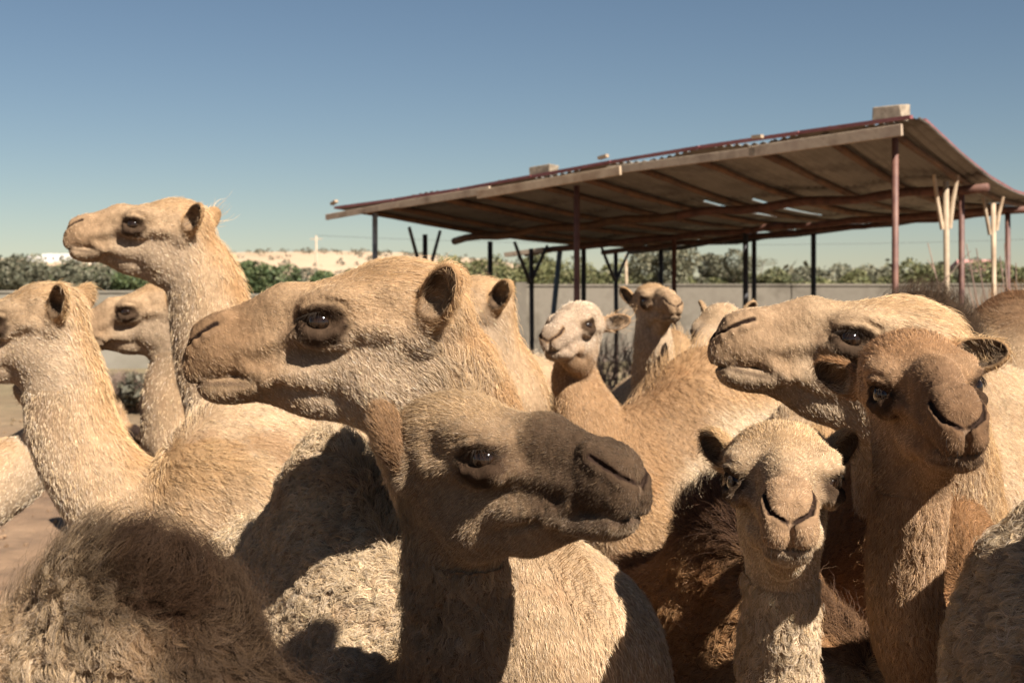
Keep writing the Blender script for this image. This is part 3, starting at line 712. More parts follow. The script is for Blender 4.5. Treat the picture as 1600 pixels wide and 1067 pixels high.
add('reddish-brown camel with a dark furrowed nose facing the lens at the right', 37, .82, .87,
    (1448, 608, 2.35), (-93, 1, 5), [(1422, 760, 2.46, .082), (1422, 980, 2.56, .088)], (.90, 3.22, -88),
    cv(RED, ochre=(.27, .145, .07), neckcurl=.6, curl=.6, side=((.22, .12, .06), 9, 9)), .0028, .012, cut=.15, fur=dict(neck=.018, body=.022, lash=1, max=200000, w=.8, n=1.2), shape=dict(mh=.86, yw=1.12, mw=.85, lipw=1.12, ear_l=(-.75, .42, .50), ear=(-.5, .75, .42), el=.9, eopen=(.3, .9, .1)))
add('sandy camel in profile facing left behind the reddish one, eyes half shut', 41, .95, 1.0,
    (1322, 527, 2.9), (180, 13, 0), [(1428, 640, 3.0, .135), (1450, 800, 3.2, .17), (1440, 900, 3.45, .19)], (1.36, 4.75, 212),
    cv(SAND, hump=(.035, .022, .014), humpa=.97, humpz=1.66, spine=.0), .0030, .014, cut=.16, fur=dict(neck=.020, lash=1, max=170000, w=.75, n=1.2, humphair=.035, wild=1500), shape=dict(open=.004, ear=(-.85, .45, .35), eopen=(.2, .9, .3)))
add('tall tan camel with raised head standing out against the sky at the far left', 43, .93, .99,
    (222, 352, 5.0), (180, 7, 0), [(318, 440, 5.02, .130), (345, 560, 5.0, .16), (400, 690, 4.85, .20)], (-.50, 5.35, 205),
    cv(SAND, neckcurl=.5), .0055, .020, cut=.17, fur=dict(neck=.035, body=.02, max=40000, w=1.0))
add('sandy camel at the left edge, its ear and long curved neck in view', 47, .93, 1.0,
    (8, 505, 4.35), (180, -6, 0), [(100, 590, 4.36, .120), (116, 680, 4.36, .133), (168, 765, 4.34, .145), (250, 822, 4.33, .175)], (-.60, 4.72, 229),
    cv(SAND, side=((.53, .43, .31), -.02, 1.75)), .0050, .016, cut=.17, fur=dict(neck=.035, body=.02, max=80000))
add('sandy camel half hidden between the left-edge camel and the tall neck', 53, .95, .95,
    (207, 486, 5.7), (184, -6, 0), [(290, 545, 5.72, .125), (275, 640, 5.72, .14), (320, 740, 5.8, .18)], (-.45, 6.35, 190),
    cv(SAND), .006, .022, cut=.17, fur=dict(neck=.03, max=25000))
add('pale-faced small camel in the middle distance, muzzle turned left', 59, .84, .88,
    (890, 512, 5.2), (-112, 2, 8), [(898, 590, 5.35, .10), (925, 680, 5.3, .15)], (.72, 5.45, 196),
    cv(TAN, base=(.46, .31, .18), side=((.60, .50, .37), .26, 1.75)), .006, .018, cut=.15, fur=dict(neck=.03, body=.025, max=60000), shape=dict(mh=.85, ear=(-.4, .85, .1)),
    patches=[((885, 520, 5.2), (.26, .30, .20), (.52, .43, .33), .7), ((930, 655, 5.2), (.50, .45, .26), (.36, .225, .12), .85)])
add('tan camel raising its head above the light-flanked one under the shed, looking right', 61, .84, .84,
    (1030, 470, 6.6), (-76, 6, 0), [(1022, 545, 6.7, .12), (1030, 640, 6.9, .15)], (.85, 7.5, -75),
    cv(SAND, muza=.3), .007, .024, cut=.15, fur=dict(max=20000), shape=dict(mh=.85))
add('cream camel showing only its crown between the far tan head and a big nose', 67, .80, .92,
    (1112, 524, 6.2), (-120, -18, 0), [(1135, 580, 6.35, .11), (1170, 640, 6.5, .15)], (1.35, 6.75, 200),
    cv(CREAM), .007, .024, cut=.15, fur=dict(max=14000))
add('woolly brown-backed camel in the lower left corner with a dark shaggy tuft along its hump', 71, .80, .9,
    (-700, 620, 2.4), (160, -10, 0), [(-560, 900, 2.3, .15)], (-.495, 1.80, 157),
    cv(GREY, base=(.38, .28, .185), pale=(.46, .36, .25), curl=1.0, cell=.03, hump=(.035, .020, .012), humpa=.98, humpz=1.86, rear=1, spine=.97, spw=.19, wool=1.3, hairz=1.80), .01, .009,
    fur=dict(body=.026, max=400000, w=.8, n=1.2, humphair=.035, humplean=.35, wild=5000, wildlen=.095, clump=.88), shape=dict(hump=.88))
add('pale woolly camel shoulder cut off by the lower right edge', 73, .96, .95,
    (3600, 820, 1.2), (-60, 0, 0), [(2950, 900, 1.25, .14)], (.965, 1.72, -90),
    cv(GREY, curl=.9, cell=.03, humpz=3), .01, .009, fur=dict(body=.026, max=220000, w=.8, clump=.85))
add('smooth tan camel hindquarters under the dark-nosed head', 79, .86, .85,
    (760, 760, 3.7), (120, -30, 0), [(790, 860, 3.6, .13)], (-.15, 3.08, 116),
    cv(SAND, curl=.2, cell=.012, humpz=3, wool=.1), .008, .010, fur=dict(body=.012, max=110000, w=.9), shape=dict(humpdrop=.36))
add('camel seen behind the central profile head, only one ear and its rump showing', 83, .90, .95,
    (690, 482, 4.6), (178, 0, 0), [(765, 560, 4.6, .12), (785, 660, 4.65, .16)], (-.24, 5.3, 262),
    cv(SAND), .006, .02, fur=dict(max=30000, neck=.02))
add('pale camel neck crossing the left edge low down, head hidden by the curved neck', 89, .8, .8,
    (110, 640, 5.6), (60, -10, 0), [(60, 700, 5.6, .10), (10, 745, 5.5, .14)], (-2.6, 5.4, 0),
    cv(CREAM), .008, .024, fur=dict(max=12000))
add('small dark-faced calf far off on the bare ground, seen past the left-edge camel', 97, .5, .62,
    (222, 682, 10.2), (0, -15, 0), [(211, 712, 10.3, .06)], (-2.95, 10.6, -60),
    cv(TAN), .008, .024, fur=dict(max=9000), patches=[((228, 688, 10.2), (.13, .3, .2), (.03, .02, .018), .97)])
add('sandy camel back filling the right edge behind the sandy profile head and its tufted hump', 101, .95, .95,
    (2300, 520, 5.0), (-10, 0, 0), [(2150, 600, 5.2, .13)], (2.02, 5.55, -14),
    cv(SAND, hump=(.16, .09, .05), humpa=.8), .01, .022, fur=dict(max=30000))
# ------------------------------------------------------------------ ground
gx = np.concatenate([-np.geomspace(4000, 14, 22), np.linspace(-12, 14, 105), np.geomspace(16, 4000, 22)])
gy = np.concatenate([[-400, -60, -12], np.linspace(-4, 40, 170), np.geomspace(42, 5500, 40)])
GX, GY = np.meshgrid(gx, gy, indexing='ij')
PG = np.stack([GX.ravel(), GY.ravel(), np.zeros(GX.size)], 1).astype(np.float32)
nearw = ss(60, 25, np.hypot(PG[:, 0], PG[:, 1]))
PG[:, 2] = nearw * (.018 * sn(PG, 1.1, 3) + .012 * sn(PG, .55, 4)) - .02
ia = np.arange(GX.size).reshape(GX.shape)
QG = np.stack([ia[:-1, :-1].ravel(), ia[1:, :-1].ravel(), ia[1:, 1:].ravel(), ia[:-1, 1:].ravel()], 1)
tag(obj('ground', mesh_np('ground', PG, QG, MAT['ground'])), kind='structure')
# loose clods and dung on the bare earth
clods = MB(); ico = [Vector((0, 0, 1)), Vector((.9, 0, -.3)), Vector((-.45, .78, -.3)), Vector((-.45, -.78, -.3)), Vector((.3, .5, .5)), Vector((-.6, .1, .4))]
for i in range(1500):
    x = rnd.uniform(-7, 5); y = rnd.uniform(4, 22); r = rnd.uniform(.008, .035)
    R = Euler((rnd.uniform(0, 6), rnd.uniform(0, 6), rnd.uniform(0, 6))).to_matrix()
    v = [Vector((x, y, .0)) + R @ (q * r) for q in (Vector((1, 0, 0)), Vector((-1, .1, 0)), Vector((0, 1, .1)), Vector((0, -1, 0)), Vector((.1, 0, .7)), Vector((0, 0, -.7)))]
    clods.add(v, [(0, 2, 4), (2, 1, 4), (1, 3, 4), (3, 0, 4), (2, 0, 5), (1, 2, 5), (3, 1, 5), (0, 3, 5)])
tag(clods.build('dirt_clods', MAT['ground']), 'small clods scattered over the trampled bare ground', 'clods', kind='stuff')
# ------------------------------------------------------------------ hills on the horizon
def hill(name, cx, D, wx, wy, hgt, seed):
    n = 46; xs = np.linspace(-wx, wx, n); ys = np.linspace(-wy, wy, n); X, Y_ = np.meshgrid(xs, ys, indexing='ij')
    P = np.stack([X.ravel() + cx, Y_.ravel() + D, np.zeros(X.size)], 1).astype(np.float32)
    r = np.clip(1 - (X.ravel() / wx) ** 2, 0, 1) ** .7 * np.clip(1 - (Y_.ravel() / wy) ** 2, 0, 1)
    P[:, 2] = r * hgt * (1 + .10 * sn(P, wx * .5, seed) + .04 * sn(P, wx * .12, seed + 1)) - 1
    i = np.arange(n * n).reshape(n, n); Q = np.stack([i[:-1, :-1].ravel(), i[1:, :-1].ravel(), i[1:, 1:].ravel(), i[:-1, 1:].ravel()], 1)
    tag(obj(name, mesh_np(name, P, Q, MAT['hill'])), kind='structure')
    def h(x, y):
        j = np.argmin((P[:, 0] - x) ** 2 + (P[:, 1] - y) ** 2); return float(P[j, 2])
    return h
h1 = hill('sandy_hill', -70, 520, 105, 160, 13.5, 5)
h2 = hill('low_ridge', -330, 900, 300, 250, 17.0, 6)
# ------------------------------------------------------------------ shed
SS = 20.0
FL = Vector((-.1000, .876, .0414)) * SS + Vector((0, 0, H)); FR = Vector((.1753, .6087, .0665)) * SS + Vector((0, 0, H))
BL = Vector((.1055, 1.267, .0296)) * SS + Vector((0, 0, H)); BR = Vector((.3893, 1.0, .0581)) * SS + Vector((0, 0, H))
def roofp(u, v, dz=0.0):
    p = FL * (1 - u) * (1 - v) + FR * u * (1 - v) + BL * (1 - u) * v + BR * u * v
    sag = -.20 * math.sin(math.pi * min(max(v, 0), 1)) * (.5 + .85 * u * u) + .02 * math.sin(u * 37)
    return p + Vector((0, 0, sag + dz))
shed = empty('open_shed', ((FL + BR) / 2).xy.to_3d())
tag(shed, 'open-sided animal shed with a sagging rusty corrugated roof on thin mismatched posts', 'shed')
SL = Matrix.Translation(-shed.location)
def shed_part(mb, name, mat, smooth=False, **k):
    o = mb.build(name, mat, shed, smooth, **k); o.data.transform(SL); return o
ncol, nrow = 11, 3
gaps = {(6, 1), (5, 1)}
for c in range(ncol):
    for rr_ in range(nrow):
        u0 = c / ncol - .002; u1 = (c + 1) / ncol + .006; v0 = -.03 + rr_ / nrow * 1.05 - (.03 if rr_ else 0); v1 = -.03 + (rr_ + 1) / nrow * 1.05
        lift = .05 - .004 * rr_ + .006 * (c % 2); tilt = rnd.uniform(-.0008, .0008)
        if (c, rr_) in gaps: u1 -= .016; v1 -= .02
        nu, nv = 34, 9; V = []; F_ = []
        jag = rnd.uniform(-.008, .008)
        for j in range(nv):
            for i in range(nu):
                u = u0 + (u1 - u0) * i / (nu - 1); v = v0 + (v1 + jag - v0) * j / (nv - 1)
                V.append(roofp(u, v, lift + .014 * math.sin(i / (nu - 1) * 2 * math.pi * 8) + tilt * j + (.02 * math.sin(c * 2.1 + j) if rr_ == 2 and j > 6 else 0)))
        for j in range(nv - 1):
            for i in range(nu - 1): F_.append((j * nu + i, j * nu + i + 1, (j + 1) * nu + i + 1, (j + 1) * nu + i))
        mb = MB(); mb.add(V, F_)
        o = shed_part(mb, 'roof_sheet', MAT['sheet'], True)
        m_ = o.modifiers.new('thickness', 'SOLIDIFY'); m_.thickness = .004
# faded red capping along the front and right edges
for k in range(7):
    a, b = k / 7, (k + .985) / 7
    mb = MB(); mb.beam(roofp(a, -.034, .058), roofp(b, -.034, .058), .05, .030); shed_part(mb, 'edge_capping', MAT['redsheet'])
for k in range(6):
    a, b = k / 6, (k + .985) / 6
    mb = MB(); mb.beam(roofp(1.003, a, .06), roofp(1.003, b, .06), .035, .025); shed_part(mb, 'edge_capping', MAT['redsheet'])
# rafters running front to back
for k, u in enumerate([.03, .12, .22, .31, .41, .50, .60, .69, .79, .88, .965]):
    pts = []; bend = rnd.uniform(-.012, .012)
    for j in range(13):
        v = -.01 + 1.02 * j / 12; pts.append(roofp(u + bend * math.sin(v * 3.1) + rnd.uniform(-.0015, .0015), v, -.0))
    mb = MB(); mb.tube(pts, [.034 * rnd.uniform(.85, 1.15) for _ in pts], 7, .08); shed_part(mb, 'rafter', MAT['rafter'], True)
# long beams
def beam_line(v, u0, u1, dz, r, mat, name='beam', n=14):
    pts = [roofp(u0 + (u1 - u0) * j / n, v + rnd.uniform(-.003, .003), dz) for j in range(n + 1)]
    mb = MB(); mb.tube(pts, [r * rnd.uniform(.9, 1.1) for _ in pts], 8, .05); return shed_part(mb, name, MAT[mat], True)
beam_line(.30, -.01, .50, -.10, .050, 'rafter'); beam_line(.30, .46, 1.01, -.10, .048, 'rust')
beam_line(.62, -.06, 1.0, -.10, .045, 'rust'); beam_line(.86, -.0, 1.0, -.09, .042, 'rust'); beam_line(1.0, 0, 1.02, -.08, .035, 'darkpipe')
mb = MB(); mb.beam(roofp(-.10, .60, -.12), roofp(-.0, .61, -.09), .10, .07); shed_part(mb, 'plank', MAT['wood'])
# front fascia boards
def plank(u0, u1, v, dz0, dz1, w, h, mat='wood'):
    mb = MB(); mb.beam(roofp(u0, v, dz0), roofp(u1, v, dz1), w, h); shed_part(mb, 'fascia_board', MAT[mat], bevel=.004)
plank(-.012, .20, -.045, -.045, -.05, .03, .07); plank(.17, .36, -.052, -.05, -.055, .03, .08); plank(.34, .60, -.058, -.08, -.055, .03, .09, 'palewood')
plank(.57, .80, -.045, -.04, -.04, .03, .08); plank(.79, .99, -.045, -.04, -.05, .03, .10)
mb = MB(); p_ = roofp(.435, -.075, -.08); mb.beam(p_ + Vector((0, 0, .10)), p_ - Vector((0, 0, .09)), .06, .05); shed_part(mb, 'hanging_block', MAT['palewood'])
# nailed wood ends poking over the front edge
for u in (.005, .56, .80):
    mb = MB(); c_ = roofp(u, -.042, .098); d_ = (roofp(u + .02, -.045) - roofp(u - .01, -.045)).normalized()
    mb.beam(c_ - d_ * .05, c_ + d_ * rnd.uniform(.03, .07) + Vector((0, 0, rnd.uniform(-.01, .03))), .05, .03); shed_part(mb, 'batten_end', MAT['palewood'])
# spaced pale grey strips along the back edge
for k in range(12):
    u = .03 + .083 * k; mb = MB(); mb.beam(roofp(u, 1.03, .02), roofp(u + .055, 1.03, .02), .05, .075); shed_part(mb, 'back_edge_strip', MAT['greypipe'])
def post_at(px, v=None, u=None):
    """point of the roof line (fixed v or fixed u) seen in column px"""
    best = None
    for i in range(1201):
        t = i / 1200; p = roofp(t, v) if u is None else roofp(u, t)
        e = abs(CX + F * p.x / p.y - px)
        if best is None or e < best[0]: best = (e, t, p)
    return best[2]
def post(px, v, r, mat, u=None, lean=(0, 0), top=-.05):
    p = post_at(px, v, u) + Vector((0, 0, top)); mb = MB()
    mb.tube([p, p * .5 + Vector((p.x * .5 + lean[0] * .4, p.y * .5, -p.z * .0)) * 1.0 - Vector((0, 0, 0)) if False else Vector((p.x + lean[0] * .5, p.y + lean[1] * .5, p.z * .5)), Vector((p.x + lean[0], p.y + lean[1], -.3))], r, 8)
    shed_part(mb, 'post', MAT[mat], True); return p
def vpost(px, v, r, mat, joint_z, spread, u=None, bm_='wood', along=None):
    p = post_at(px, v, u); j = Vector((p.x, p.y, joint_z)); mb = MB()
    mb.tube([Vector((p.x, p.y, p.z - .1)), Vector((p.x + .01, p.y, joint_z * .5)), Vector((p.x, p.y, -.3))], r, 8); shed_part(mb, 'post', MAT[mat], True)
    al = along if along is not None else (FR - FL).normalized()
    for sg in (-1, 1):
        mb = MB(); q = p + al * sg * spread; q.z = (q.z if along is alE else p.z) - .03
        b0_ = j + al * sg * .035 - Vector((0, 0, rnd.uniform(.04, .14))); mb.tube([b0_, b0_.lerp(q, .5) + al * rnd.uniform(-.015, .015), q], [r * .85, r * .75, r * .62], 8, .12); shed_part(mb, 'brace', MAT[bm_])
post(586, 0.0, .034, 'greypipe'); post(901, 0.0, .034, 'redpipe'); post(1399, 0.0, .029, 'redpipe')
post(766, .30, .040, 'darkpipe', u=.0); post(875, .6, .045, 'bluepipe', u=.0, lean=(-.25, 0)); post(912, .62, .04, 'darkpipe')
al2 = Vector((1, 0, 0)); alE = (BL - FL).normalized()
vpost(664, None, .035, 'darkpipe', 2.0, .40, u=.005, bm_='darkpipe', along=alE); vpost(830, None, .038, 'darkpipe', 2.0, .55, u=.005, bm_='darkpipe', along=alE)
vpost(962, None, .040, 'darkpipe', 2.0, .60, u=.005, bm_='darkpipe', along=alE)
post(1033, 1.0, .042, 'darkpipe'); post(1053, .62, .036, 'rust'); post(1165, .62, .040, 'darkpipe'); post(1178, .86, .038, 'darkpipe'); post(1271, 1.0, .042, 'darkpipe')
vpost(1478, None, .028, 'palewood', 2.55, .12, u=.97, bm_='palewood', along=al2); post(1502, .30, .030, 'redpipe'); vpost(1552, None, .027, 'palewood', 2.55, .11, u=.985, bm_='palewood', along=al2)
post(1575, .62, .032, 'redpipe')
# concrete blocks weighing down the roof
def block(u, v, n, label):
    o = empty('concrete_block', roofp(u, v, .078)); tag(o, label, 'block', 'blocks weighing down the shed roof')
    mb = MB()
    mb.box((0, 0, .06), (.27, .16, .12), Euler((.03, -.08, math.radians(-43))).to_matrix(), .028); b_ = mb.build('block_body', MAT['block'], o, bevel=.008)
    mb = MB(); mb.box((-.03, -.03, -.005), (.06, .10, .05), Euler((.1, .05, .4)).to_matrix(), .012)
    mb.build('mortar_lump', MAT['block'], o, bevel=.006)
block(.965, -.01, 1, 'rough concrete block on the high right corner of the shed roof')
block(.435, -.01, 1, 'rough concrete block on the middle of the shed roof front edge')
# ------------------------------------------------------------------ walls
def wall(name, a, b, h, th, mat, label, courses=0):
    root_ = empty(name, (*((Vector(a) + Vector(b)) / 2), 0)); tag(root_, label, 'wall')
    a = Vector((*a, 0)); b = Vector((*b, 0)); n = max(1, int((b - a).length / 3.0)); d = (b - a) / n; yv = Vector((-d.y, d.x, 0)).normalized()
    T = Matrix.Translation(-root_.location)
    for i in range(n):
        p0 = a + d * (i + .002); p1 = a + d * (i + .998); mb = MB()
        hh = h + rnd.uniform(-.015, .015)
        mb.beam(p0 + Vector((0, 0, hh / 2 - .15)), p1 + Vector((0, 0, hh / 2 - .15)), th, hh + .3); o = mb.build('wall_panel', MAT[mat], root_, bevel=.02); o.data.transform(T)
        mb = MB(); mb.beam(p0 + Vector((0, 0, hh + .025)), p1 + Vector((0, 0, hh + .02)), th + .06, .05); o = mb.build('coping', MAT[mat], root_); o.data.transform(T)
WY = 34.0
def wx(px, D=WY): return (px - CX) / F * D
wall('yard_wall', (wx(816), WY), (wx(2300), WY + 1.5), 1.80, .2, 'wall', 'long sandy plastered yard wall behind the shed posts')
wall('low_yard_wall', (wx(250), WY + .4), (wx(812), WY + .4), 1.56, .2, 'palewall', 'lower pale wall joining the yard wall left of the shed')
wall('boundary_wall', (wx(-120, 31), 31.0), (wx(245, 31), 31.6), 1.66, .2, 'palewall', 'pale boundary wall behind the camels at the left')
mb = MB(); mb.box((wx(814), WY - .02, .93), (.26, .30, 1.90), None, .01); tag(mb.build('wall_pillar', MAT['wall']), 'square pillar where the low wall meets the yard wall', 'pillar')
# ------------------------------------------------------------------ trees and bushes
def leaf_cloud(name, mat, lobes, n, size, seed, parent):
    rs = np.random.RandomState(seed); w_ = np.array([l[3] * l[4] for l in lobes]); w_ = w_ / w_.sum(); ii = rs.choice(len(lobes), n, p=w_)
    L_ = np.array(lobes, np.float32)[ii]; d = rs.normal(size=(n, 3)); d /= np.linalg.norm(d, axis=1, keepdims=True)
    r = rs.uniform(.55, 1.0, (n, 1)) ** .6
    c = L_[:, :3] + d * r * np.stack([L_[:, 3], L_[:, 3], L_[:, 4]], 1)
    c += .25 * np.stack([sn(c.astype(np.float32), 1.2, seed + k) for k in (1, 2, 3)], 1) * L_[:, 4:5]
    keep = c[:, 2] > .03; c = c[keep]; n = len(c)
    a = rs.normal(size=(n, 3)); a /= np.linalg.norm(a, axis=1, keepdims=True); b_ = np.cross(a, rs.normal(size=(n, 3))); b_ /= np.linalg.norm(b_, axis=1, keepdims=True)
    sz = size * rs.uniform(.5, 1.5, (n, 1)); V = np.stack([c - a * sz, c + b_ * sz * .5, c + a * sz, c - b_ * sz * .5], 1).reshape(-1, 3)
    me = mesh_np(name, V, np.arange(4 * n).reshape(n, 4), mat, False)
    return obj(name, me, parent)
def make_tree(name, label, kindcat, group, x, y, h, w_, seed, mat='leaf', n=2600, flat=False, z=0.0):
    rs = random.Random(seed); root_ = empty(name, (x, y, z - .05)); tag(root_, label, kindcat, group)
    lobes = []; k = 9 + int(w_ / .8)
    for i in range(k):
        a = rs.uniform(-1, 1); zc = h * (rs.uniform(.62, .88) if flat else rs.uniform(.15, .80)); rr = w_ * rs.uniform(.15, .27)
        lobes.append((a * w_ * .40, rs.uniform(-.3, .3) * w_, zc, rr, min(rr * (.45 if flat else .85), h - zc if h > zc else .3)))
    mb = MB(); tips = []
    for j in range(3 if not flat else 2):
        bx_ = rs.uniform(-.1, .1) * w_; mb.tube([(bx_ * .3, 0, -.1), (bx_ * .6, rs.uniform(-.1, .1), h * .25), (bx_, 0, h * .5)], [.035 * h * .8, .028 * h * .8, .018 * h * .8], 7)
    for l in lobes[:6]:
        mb.tube([(l[0] * .15, 0, h * .22), (l[0] * .6, l[1] * .5, l[2] * .7), (l[0], l[1], l[2])], [.018 * h, .012 * h, .006 * h], 5)
    mb.build('trunk', MAT['bark'], root_, True)
    leaf_cloud('crown', MAT[mat], lobes, n, .042 * w_ ** .5, seed, root_)
    return root_
TB = []
def place(px, D, top, wpx, mat='leaf', flat=False, n=9000): TB.append((px, D, top, wpx, mat, flat, n))
for px, top, wp, D, mt in [(-60, 398, 160, 62, 'leaf'), (22, 405, 120, 58, 'leafdry'), (70, 408, 130, 66, 'leaf'), (130, 410, 110, 60, 'leafdry'), (185, 412, 110, 64, 'leaf'), (235, 408, 110, 60, 'leaf'), (40, 402, 140, 95, 'leafdry'), (150, 404, 150, 98, 'leafdry'),
    (395, 404, 90, 58, 'leaf'), (425, 394, 110, 54, 'leaf'), (470, 408, 110, 56, 'leafdry'), (515, 418, 90, 55, 'leaf'), (560, 424, 100, 60, 'leaf'), (610, 420, 90, 64, 'leaf'), (655, 408, 110, 62, 'leaf'),
    (700, 392, 130, 66, 'leaf'), (765, 402, 110, 60, 'leaf'), (815, 406, 120, 62, 'leaf'), (870, 402, 130, 66, 'leaf'), (930, 408, 120, 70, 'leaf'), (985, 421, 100, 72, 'leaf'), (1030, 378, 105, 64, 'leafdry'), (1085, 426, 90, 66, 'leaf'),
    (1130, 392, 90, 66, 'leafdry'), (1185, 424, 100, 70, 'leaf'), (1240, 420, 120, 74, 'leafdry'), (1300, 414, 120, 72, 'leaf'), (1355, 416, 110, 76, 'leafdry'), (1430, 404, 120, 62, 'leaf'), (1480, 410, 100, 66, 'leafdry'), (1535, 412, 110, 68, 'leaf'), (1590, 410, 110, 64, 'leaf'), (1660, 404, 130, 66, 'leaf'), (1760, 404, 150, 66, 'leaf')]:
    place(px, D, top, wp, mt)
for px, D in ((1545, 120), (1180, 150), (640, 140)): place(px, D, 400, 55, 'leafdry', True, 1200)
for i, (px, D, top, wpx, mt, fl, n) in enumerate(TB):
    if px < 560 and mt == 'leaf': mt = 'leafgreen'
    h_ = H + (HY - top + 7) / F * D; x = (px - CX) / F * D
    if fl: lb = {1545: 'flat-topped dark acacia on the skyline beside the red-roofed house', 1180: 'flat-topped dark acacia on the skyline behind the middle shed posts', 640: 'flat-topped dark acacia on the skyline above the big profile forehead'}[px]
    else:
        lm = [(-200, 'just beyond the left edge'), (0, 'above the left-edge camel'), (95, 'under the far white houses'), (160, 'below the raised muzzle'), (215, 'under the raised jaw'), (380, 'right behind the raised neck'), (450, 'before the sandy hill'), (500, 'at the foot of the skyline pole'), (545, 'above the big profile snout'), (590, 'by the peeling corner post'), (640, 'by the first braced shed post'), (690, 'above the big profile crown'), (740, 'above the big profile ear'), (790, 'over the low pale wall'), (850, 'behind the leaning blue post'), (900, 'behind the left red post'), (960, 'behind the third braced post'), (1010, 'over the far tan head'), (1060, 'right of the far tan head'), (1110, 'beyond the middle of the wall'), (1160, 'behind the paired dark posts'), (1215, 'right of the paired dark posts'), (1280, 'behind the single back post'), (1340, 'left of the tall red post'), (1410, 'right of the tall red post'), (1465, 'behind the wooden braced post'), (1520, 'below the red roof'), (1575, 'by the thorn tangle'), (1640, 'just beyond the right edge'), (1740, 'far beyond the right edge')]
        ph = min(lm, key=lambda q_: abs(q_[0] - px)); lb = ('grey-olive' if mt == 'leafdry' else 'green') + (' far' if D > 80 else '') + ' acacia bush ' + ph[1]; lm = None
    make_tree('acacia_tree' if not fl else 'umbrella_acacia', lb, 'tree', 'acacias beyond the yard walls' if not fl else 'flat-topped acacias on the skyline', x, D, h_, wpx / F * D, 300 + i, mt, n, fl)
# continuous low scrub farther out
rs_ = np.random.RandomState(5); lob = []
for i in range(420):
    D = rs_.uniform(85, 420); px = rs_.uniform(-500, 2100); r_ = rs_.uniform(.8, 2.2); lob.append(((px - CX) / F * D, D, r_ * .5, r_ * 1.5, r_ * .9))
tag(leaf_cloud('distant_scrub', MAT['leafdry'], lob, 60000, .32, 77, None), 'low thorn scrub stretching to the horizon', 'scrub', kind='stuff')
lob = []
for i in range(500):
    x = rs_.uniform(-170, 30); y = rs_.uniform(370, 640); z_ = h1(x, y)
    if z_ > 1: lob.append((x, y, z_ + .3, rs_.uniform(.7, 1.6), .9))
for i in range(250):
    x = rs_.uniform(-600, -60); y = rs_.uniform(660, 900); z_ = h2(x, y)
    if z_ > 1: lob.append((x, y, z_ + .4, rs_.uniform(1.5, 3), 1.6))
tag(leaf_cloud('hill_shrubs', MAT['scrub'], lob, 26000, .45, 78, None), 'dark shrubs dotted over the sandy hill', 'shrubs', kind='stuff')
# ------------------------------------------------------------------ distant buildings and poles
def house(px, D, base_z, w_, h_, d_, mat, label, roof=None):
    x = (px - CX) / F * D; o = empty('house', (x, D, base_z)); tag(o, label, 'house', 'white houses on the far ridge' if mat == 'white' else None)
    mb = MB(); mb.box((0, 0, h_ / 2 - 1), (w_, d_, h_ + 2)); mb.build('wall', MAT[mat], o)
    mb = MB()
    if roof == 'gable':
        mb.add([(-w_ / 2 - .4, -d_ / 2 - .4, h_), (w_ / 2 + .4, -d_ / 2 - .4, h_), (w_ / 2 + .4, d_ / 2 + .4, h_), (-w_ / 2 - .4, d_ / 2 + .4, h_), (-w_ / 2 + .6, 0, h_ + 2), (w_ / 2 - .6, 0, h_ + 2)], [(0, 1, 5, 4), (1, 2, 5), (2, 3, 4, 5), (3, 0, 4), (3, 2, 1, 0)])
        mb.build('roof', MAT['pink'], o)
    else:
        mb.box((0, 0, h_ + .12), (w_ + .3, d_ + .3, .24)); mb.build('roof', MAT[mat], o)
    for k in range(max(2, int(w_ / 3.5))):
        mb = MB(); mb.box((-w_ / 2 + (k + .5) * w_ / max(2, int(w_ / 3.5)), -d_ / 2 - .02, h_ * .55), (1.2, .06, 1.3)); mb.build('window', MAT['window'], o)
gz = lambda px, D: h2((px - CX) / F * D, D)
for px, w_, hh_, lab in ((58, 9, 4, 'low white house at the left end of the far ridge'), (92, 16, 5, 'long white house on the far ridge left of the tall camel'), (150, 22, 6, 'widest white building on the far ridge behind the tall camel muzzle'), (178, 10, 4, 'small white house at the right end of the far ridge')):
    house(px, 800, max(gz(px, 800) - .5, 0), w_, hh_, 8, 'white', lab)
house(1522, 240, 0, 7, 3.6, 7, 'palewall', 'distant house with a faded red roof seen between the wooden shed posts', 'gable')
def pole(px, D, top, label, r=.09, mat='wood', arm=True):
    x = (px - CX) / F * D; z = H + (HY - top) / F * D; o = empty('utility_pole', (x, D, 0)); tag(o, label, 'pole')
    mb = MB(); mb.tube([(0, 0, -.2), (0.02, 0, z * .5), (0, 0, z)], [r * 1.2, r, r * .8], 8); mb.build('shaft', MAT[mat], o, True)
    if arm: mb = MB(); mb.beam((-.5, 0, z - .3), (.5, 0, z - .3), .08, .08); mb.build('crossarm', MAT[mat], o)
    return Vector((x, D, z))
pA = pole(494, 120, 368, 'tall wooden utility pole standing on the skyline before the sandy hill')
pole(131, 70, 405, 'short pale fence pole among the bushes left of the tall camel', .10, 'palewood', False)
pole(978, 60, 398, 'pale wooden pole beyond the wall above the far tan head', .07, 'palewood', False)
pB = Vector(((-900 - CX) / F * 150, 150, 8)); pC = Vector(((1750 - CX) / F * 120, 120, pA.z))
for a_, b_, nm_ in ((pA, pC, 'faint utility wire running right behind the shed posts'),):
    mb = MB(); mb.tube([a_.lerp(b_, t / 12) - Vector((0, 0, 3.2 * (t / 12) * (1 - t / 12))) for t in range(13)], .012, 4); tag(mb.build('power_line', MAT['darkpipe'], None, True), nm_, 'wire')
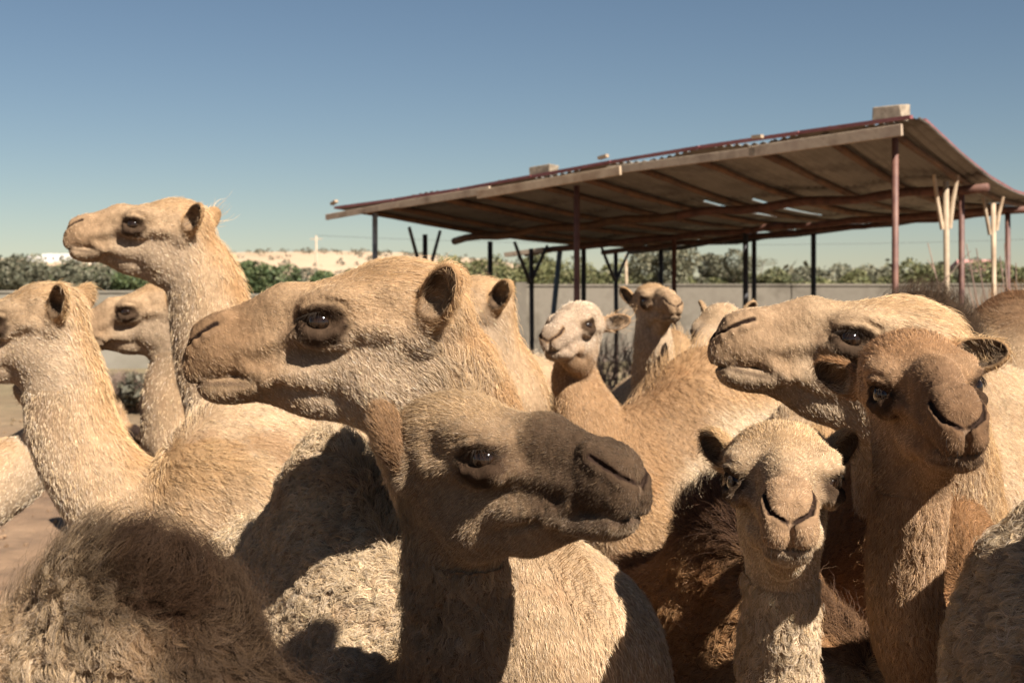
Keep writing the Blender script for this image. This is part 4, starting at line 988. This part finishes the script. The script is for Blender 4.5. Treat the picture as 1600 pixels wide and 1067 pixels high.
# ------------------------------------------------------------------ dry plants
def twig_bush(name, label, x, y, h_, w_, n, seed, mat='twig', group=None, leaves=0, z0=0.0):
    rs = random.Random(seed); root_ = empty(name, (x, y, z0)); tag(root_, label, 'bush', group); mb = MB()
    for i in range(n):
        a = rs.uniform(0, 6.28); r = rs.random() ** .5 * w_ * .5; b0 = Vector((math.cos(a) * r * .4, math.sin(a) * r * .4, -.03)); tip = Vector((math.cos(a) * r * 1.1, math.sin(a) * r * 1.1, h_ * rs.uniform(.5, 1)))
        m1 = b0.lerp(tip, .5) + Vector((rs.uniform(-.1, .1), rs.uniform(-.1, .1), .05)) * w_ * .5
        mb.tube([b0, m1, tip], [.010, .007, .003], 4)
        for k in range(3):
            q = m1.lerp(tip, rs.uniform(0, .8)); mb.tube([q, q + Vector((rs.uniform(-1, 1), rs.uniform(-1, 1), rs.uniform(.1, 1))) * h_ * .2], [.005, .002], 3)
    mb.build('stems', MAT[mat], root_)
    if leaves: leaf_cloud('leaves', MAT['scrub'], [(rs.uniform(-.35, .35) * w_, rs.uniform(-.3, .3) * w_, h_ * rs.uniform(.25, .6), w_ * .22, h_ * .3) for _ in range(7)], leaves, .06, seed, root_)
twig_bush('dry_bush', 'dark half-dry bush on the ground between the curved neck and the next one', (215 - CX) / F * 21, 21, .62, 1.0, 90, 1, leaves=1500)
twig_bush('dry_bush', 'low dry bush partly hidden behind the left-edge neck', (165 - CX) / F * 23, 23, .5, 1.1, 70, 2, leaves=900)
for i, px in enumerate((905, 950, 1010, 1075, 1110, 1150, 1195, 1225, 1262, 1305, 1350, 1390)):
    D = 19 + (i * 37 % 9); twig_bush('dry_weeds', 'leafless dry weeds growing between the shed posts', (px - CX) / F * D, D, rnd.uniform(1.0, 1.55), rnd.uniform(.9, 1.5), 45, 40 + i, group='dry weeds under the shed')
# thorn branches piled at the right edge
root_ = empty('thorn_fence', (wx(1600, 11), 11, 0)); tag(root_, 'tangle of dry thorn branches leaning on a stake at the right edge', 'fence')
for i in range(16):
    mb = MB(); a = Vector((rnd.uniform(-.35, .5), rnd.uniform(-.3, .4), 0)); t_ = a + Vector((rnd.uniform(-.6, .5), rnd.uniform(-.2, .2), rnd.uniform(1.5, 2.35)))
    m1 = a.lerp(t_, .5) + Vector((rnd.uniform(-.12, .12), 0, 0)); mb.tube([a, m1, t_], [.018, .013, .004], 5)
    for k in range(6):
        q = a.lerp(t_, rnd.uniform(.3, .95)); mb.tube([q, q + Vector((rnd.uniform(-.25, .25), rnd.uniform(-.1, .1), rnd.uniform(.05, .3)))], [.006, .002], 4)
    mb.build('branch', MAT['twig'], root_)
mb = MB(); mb.tube([(-.30, -.1, 1.60), (.02, 0, 1.84)], [.024, .020], 7); mb.build('stake', MAT['palewood'], root_, True)
mb = MB(); mb.tube([(.1, 0, -.2), (.02, 0, 1.1), (.06, 0, 2.15)], [.05, .045, .035], 7); mb.build('stake', MAT['rust'], root_, True)
for C in HERD: make_camel(C)
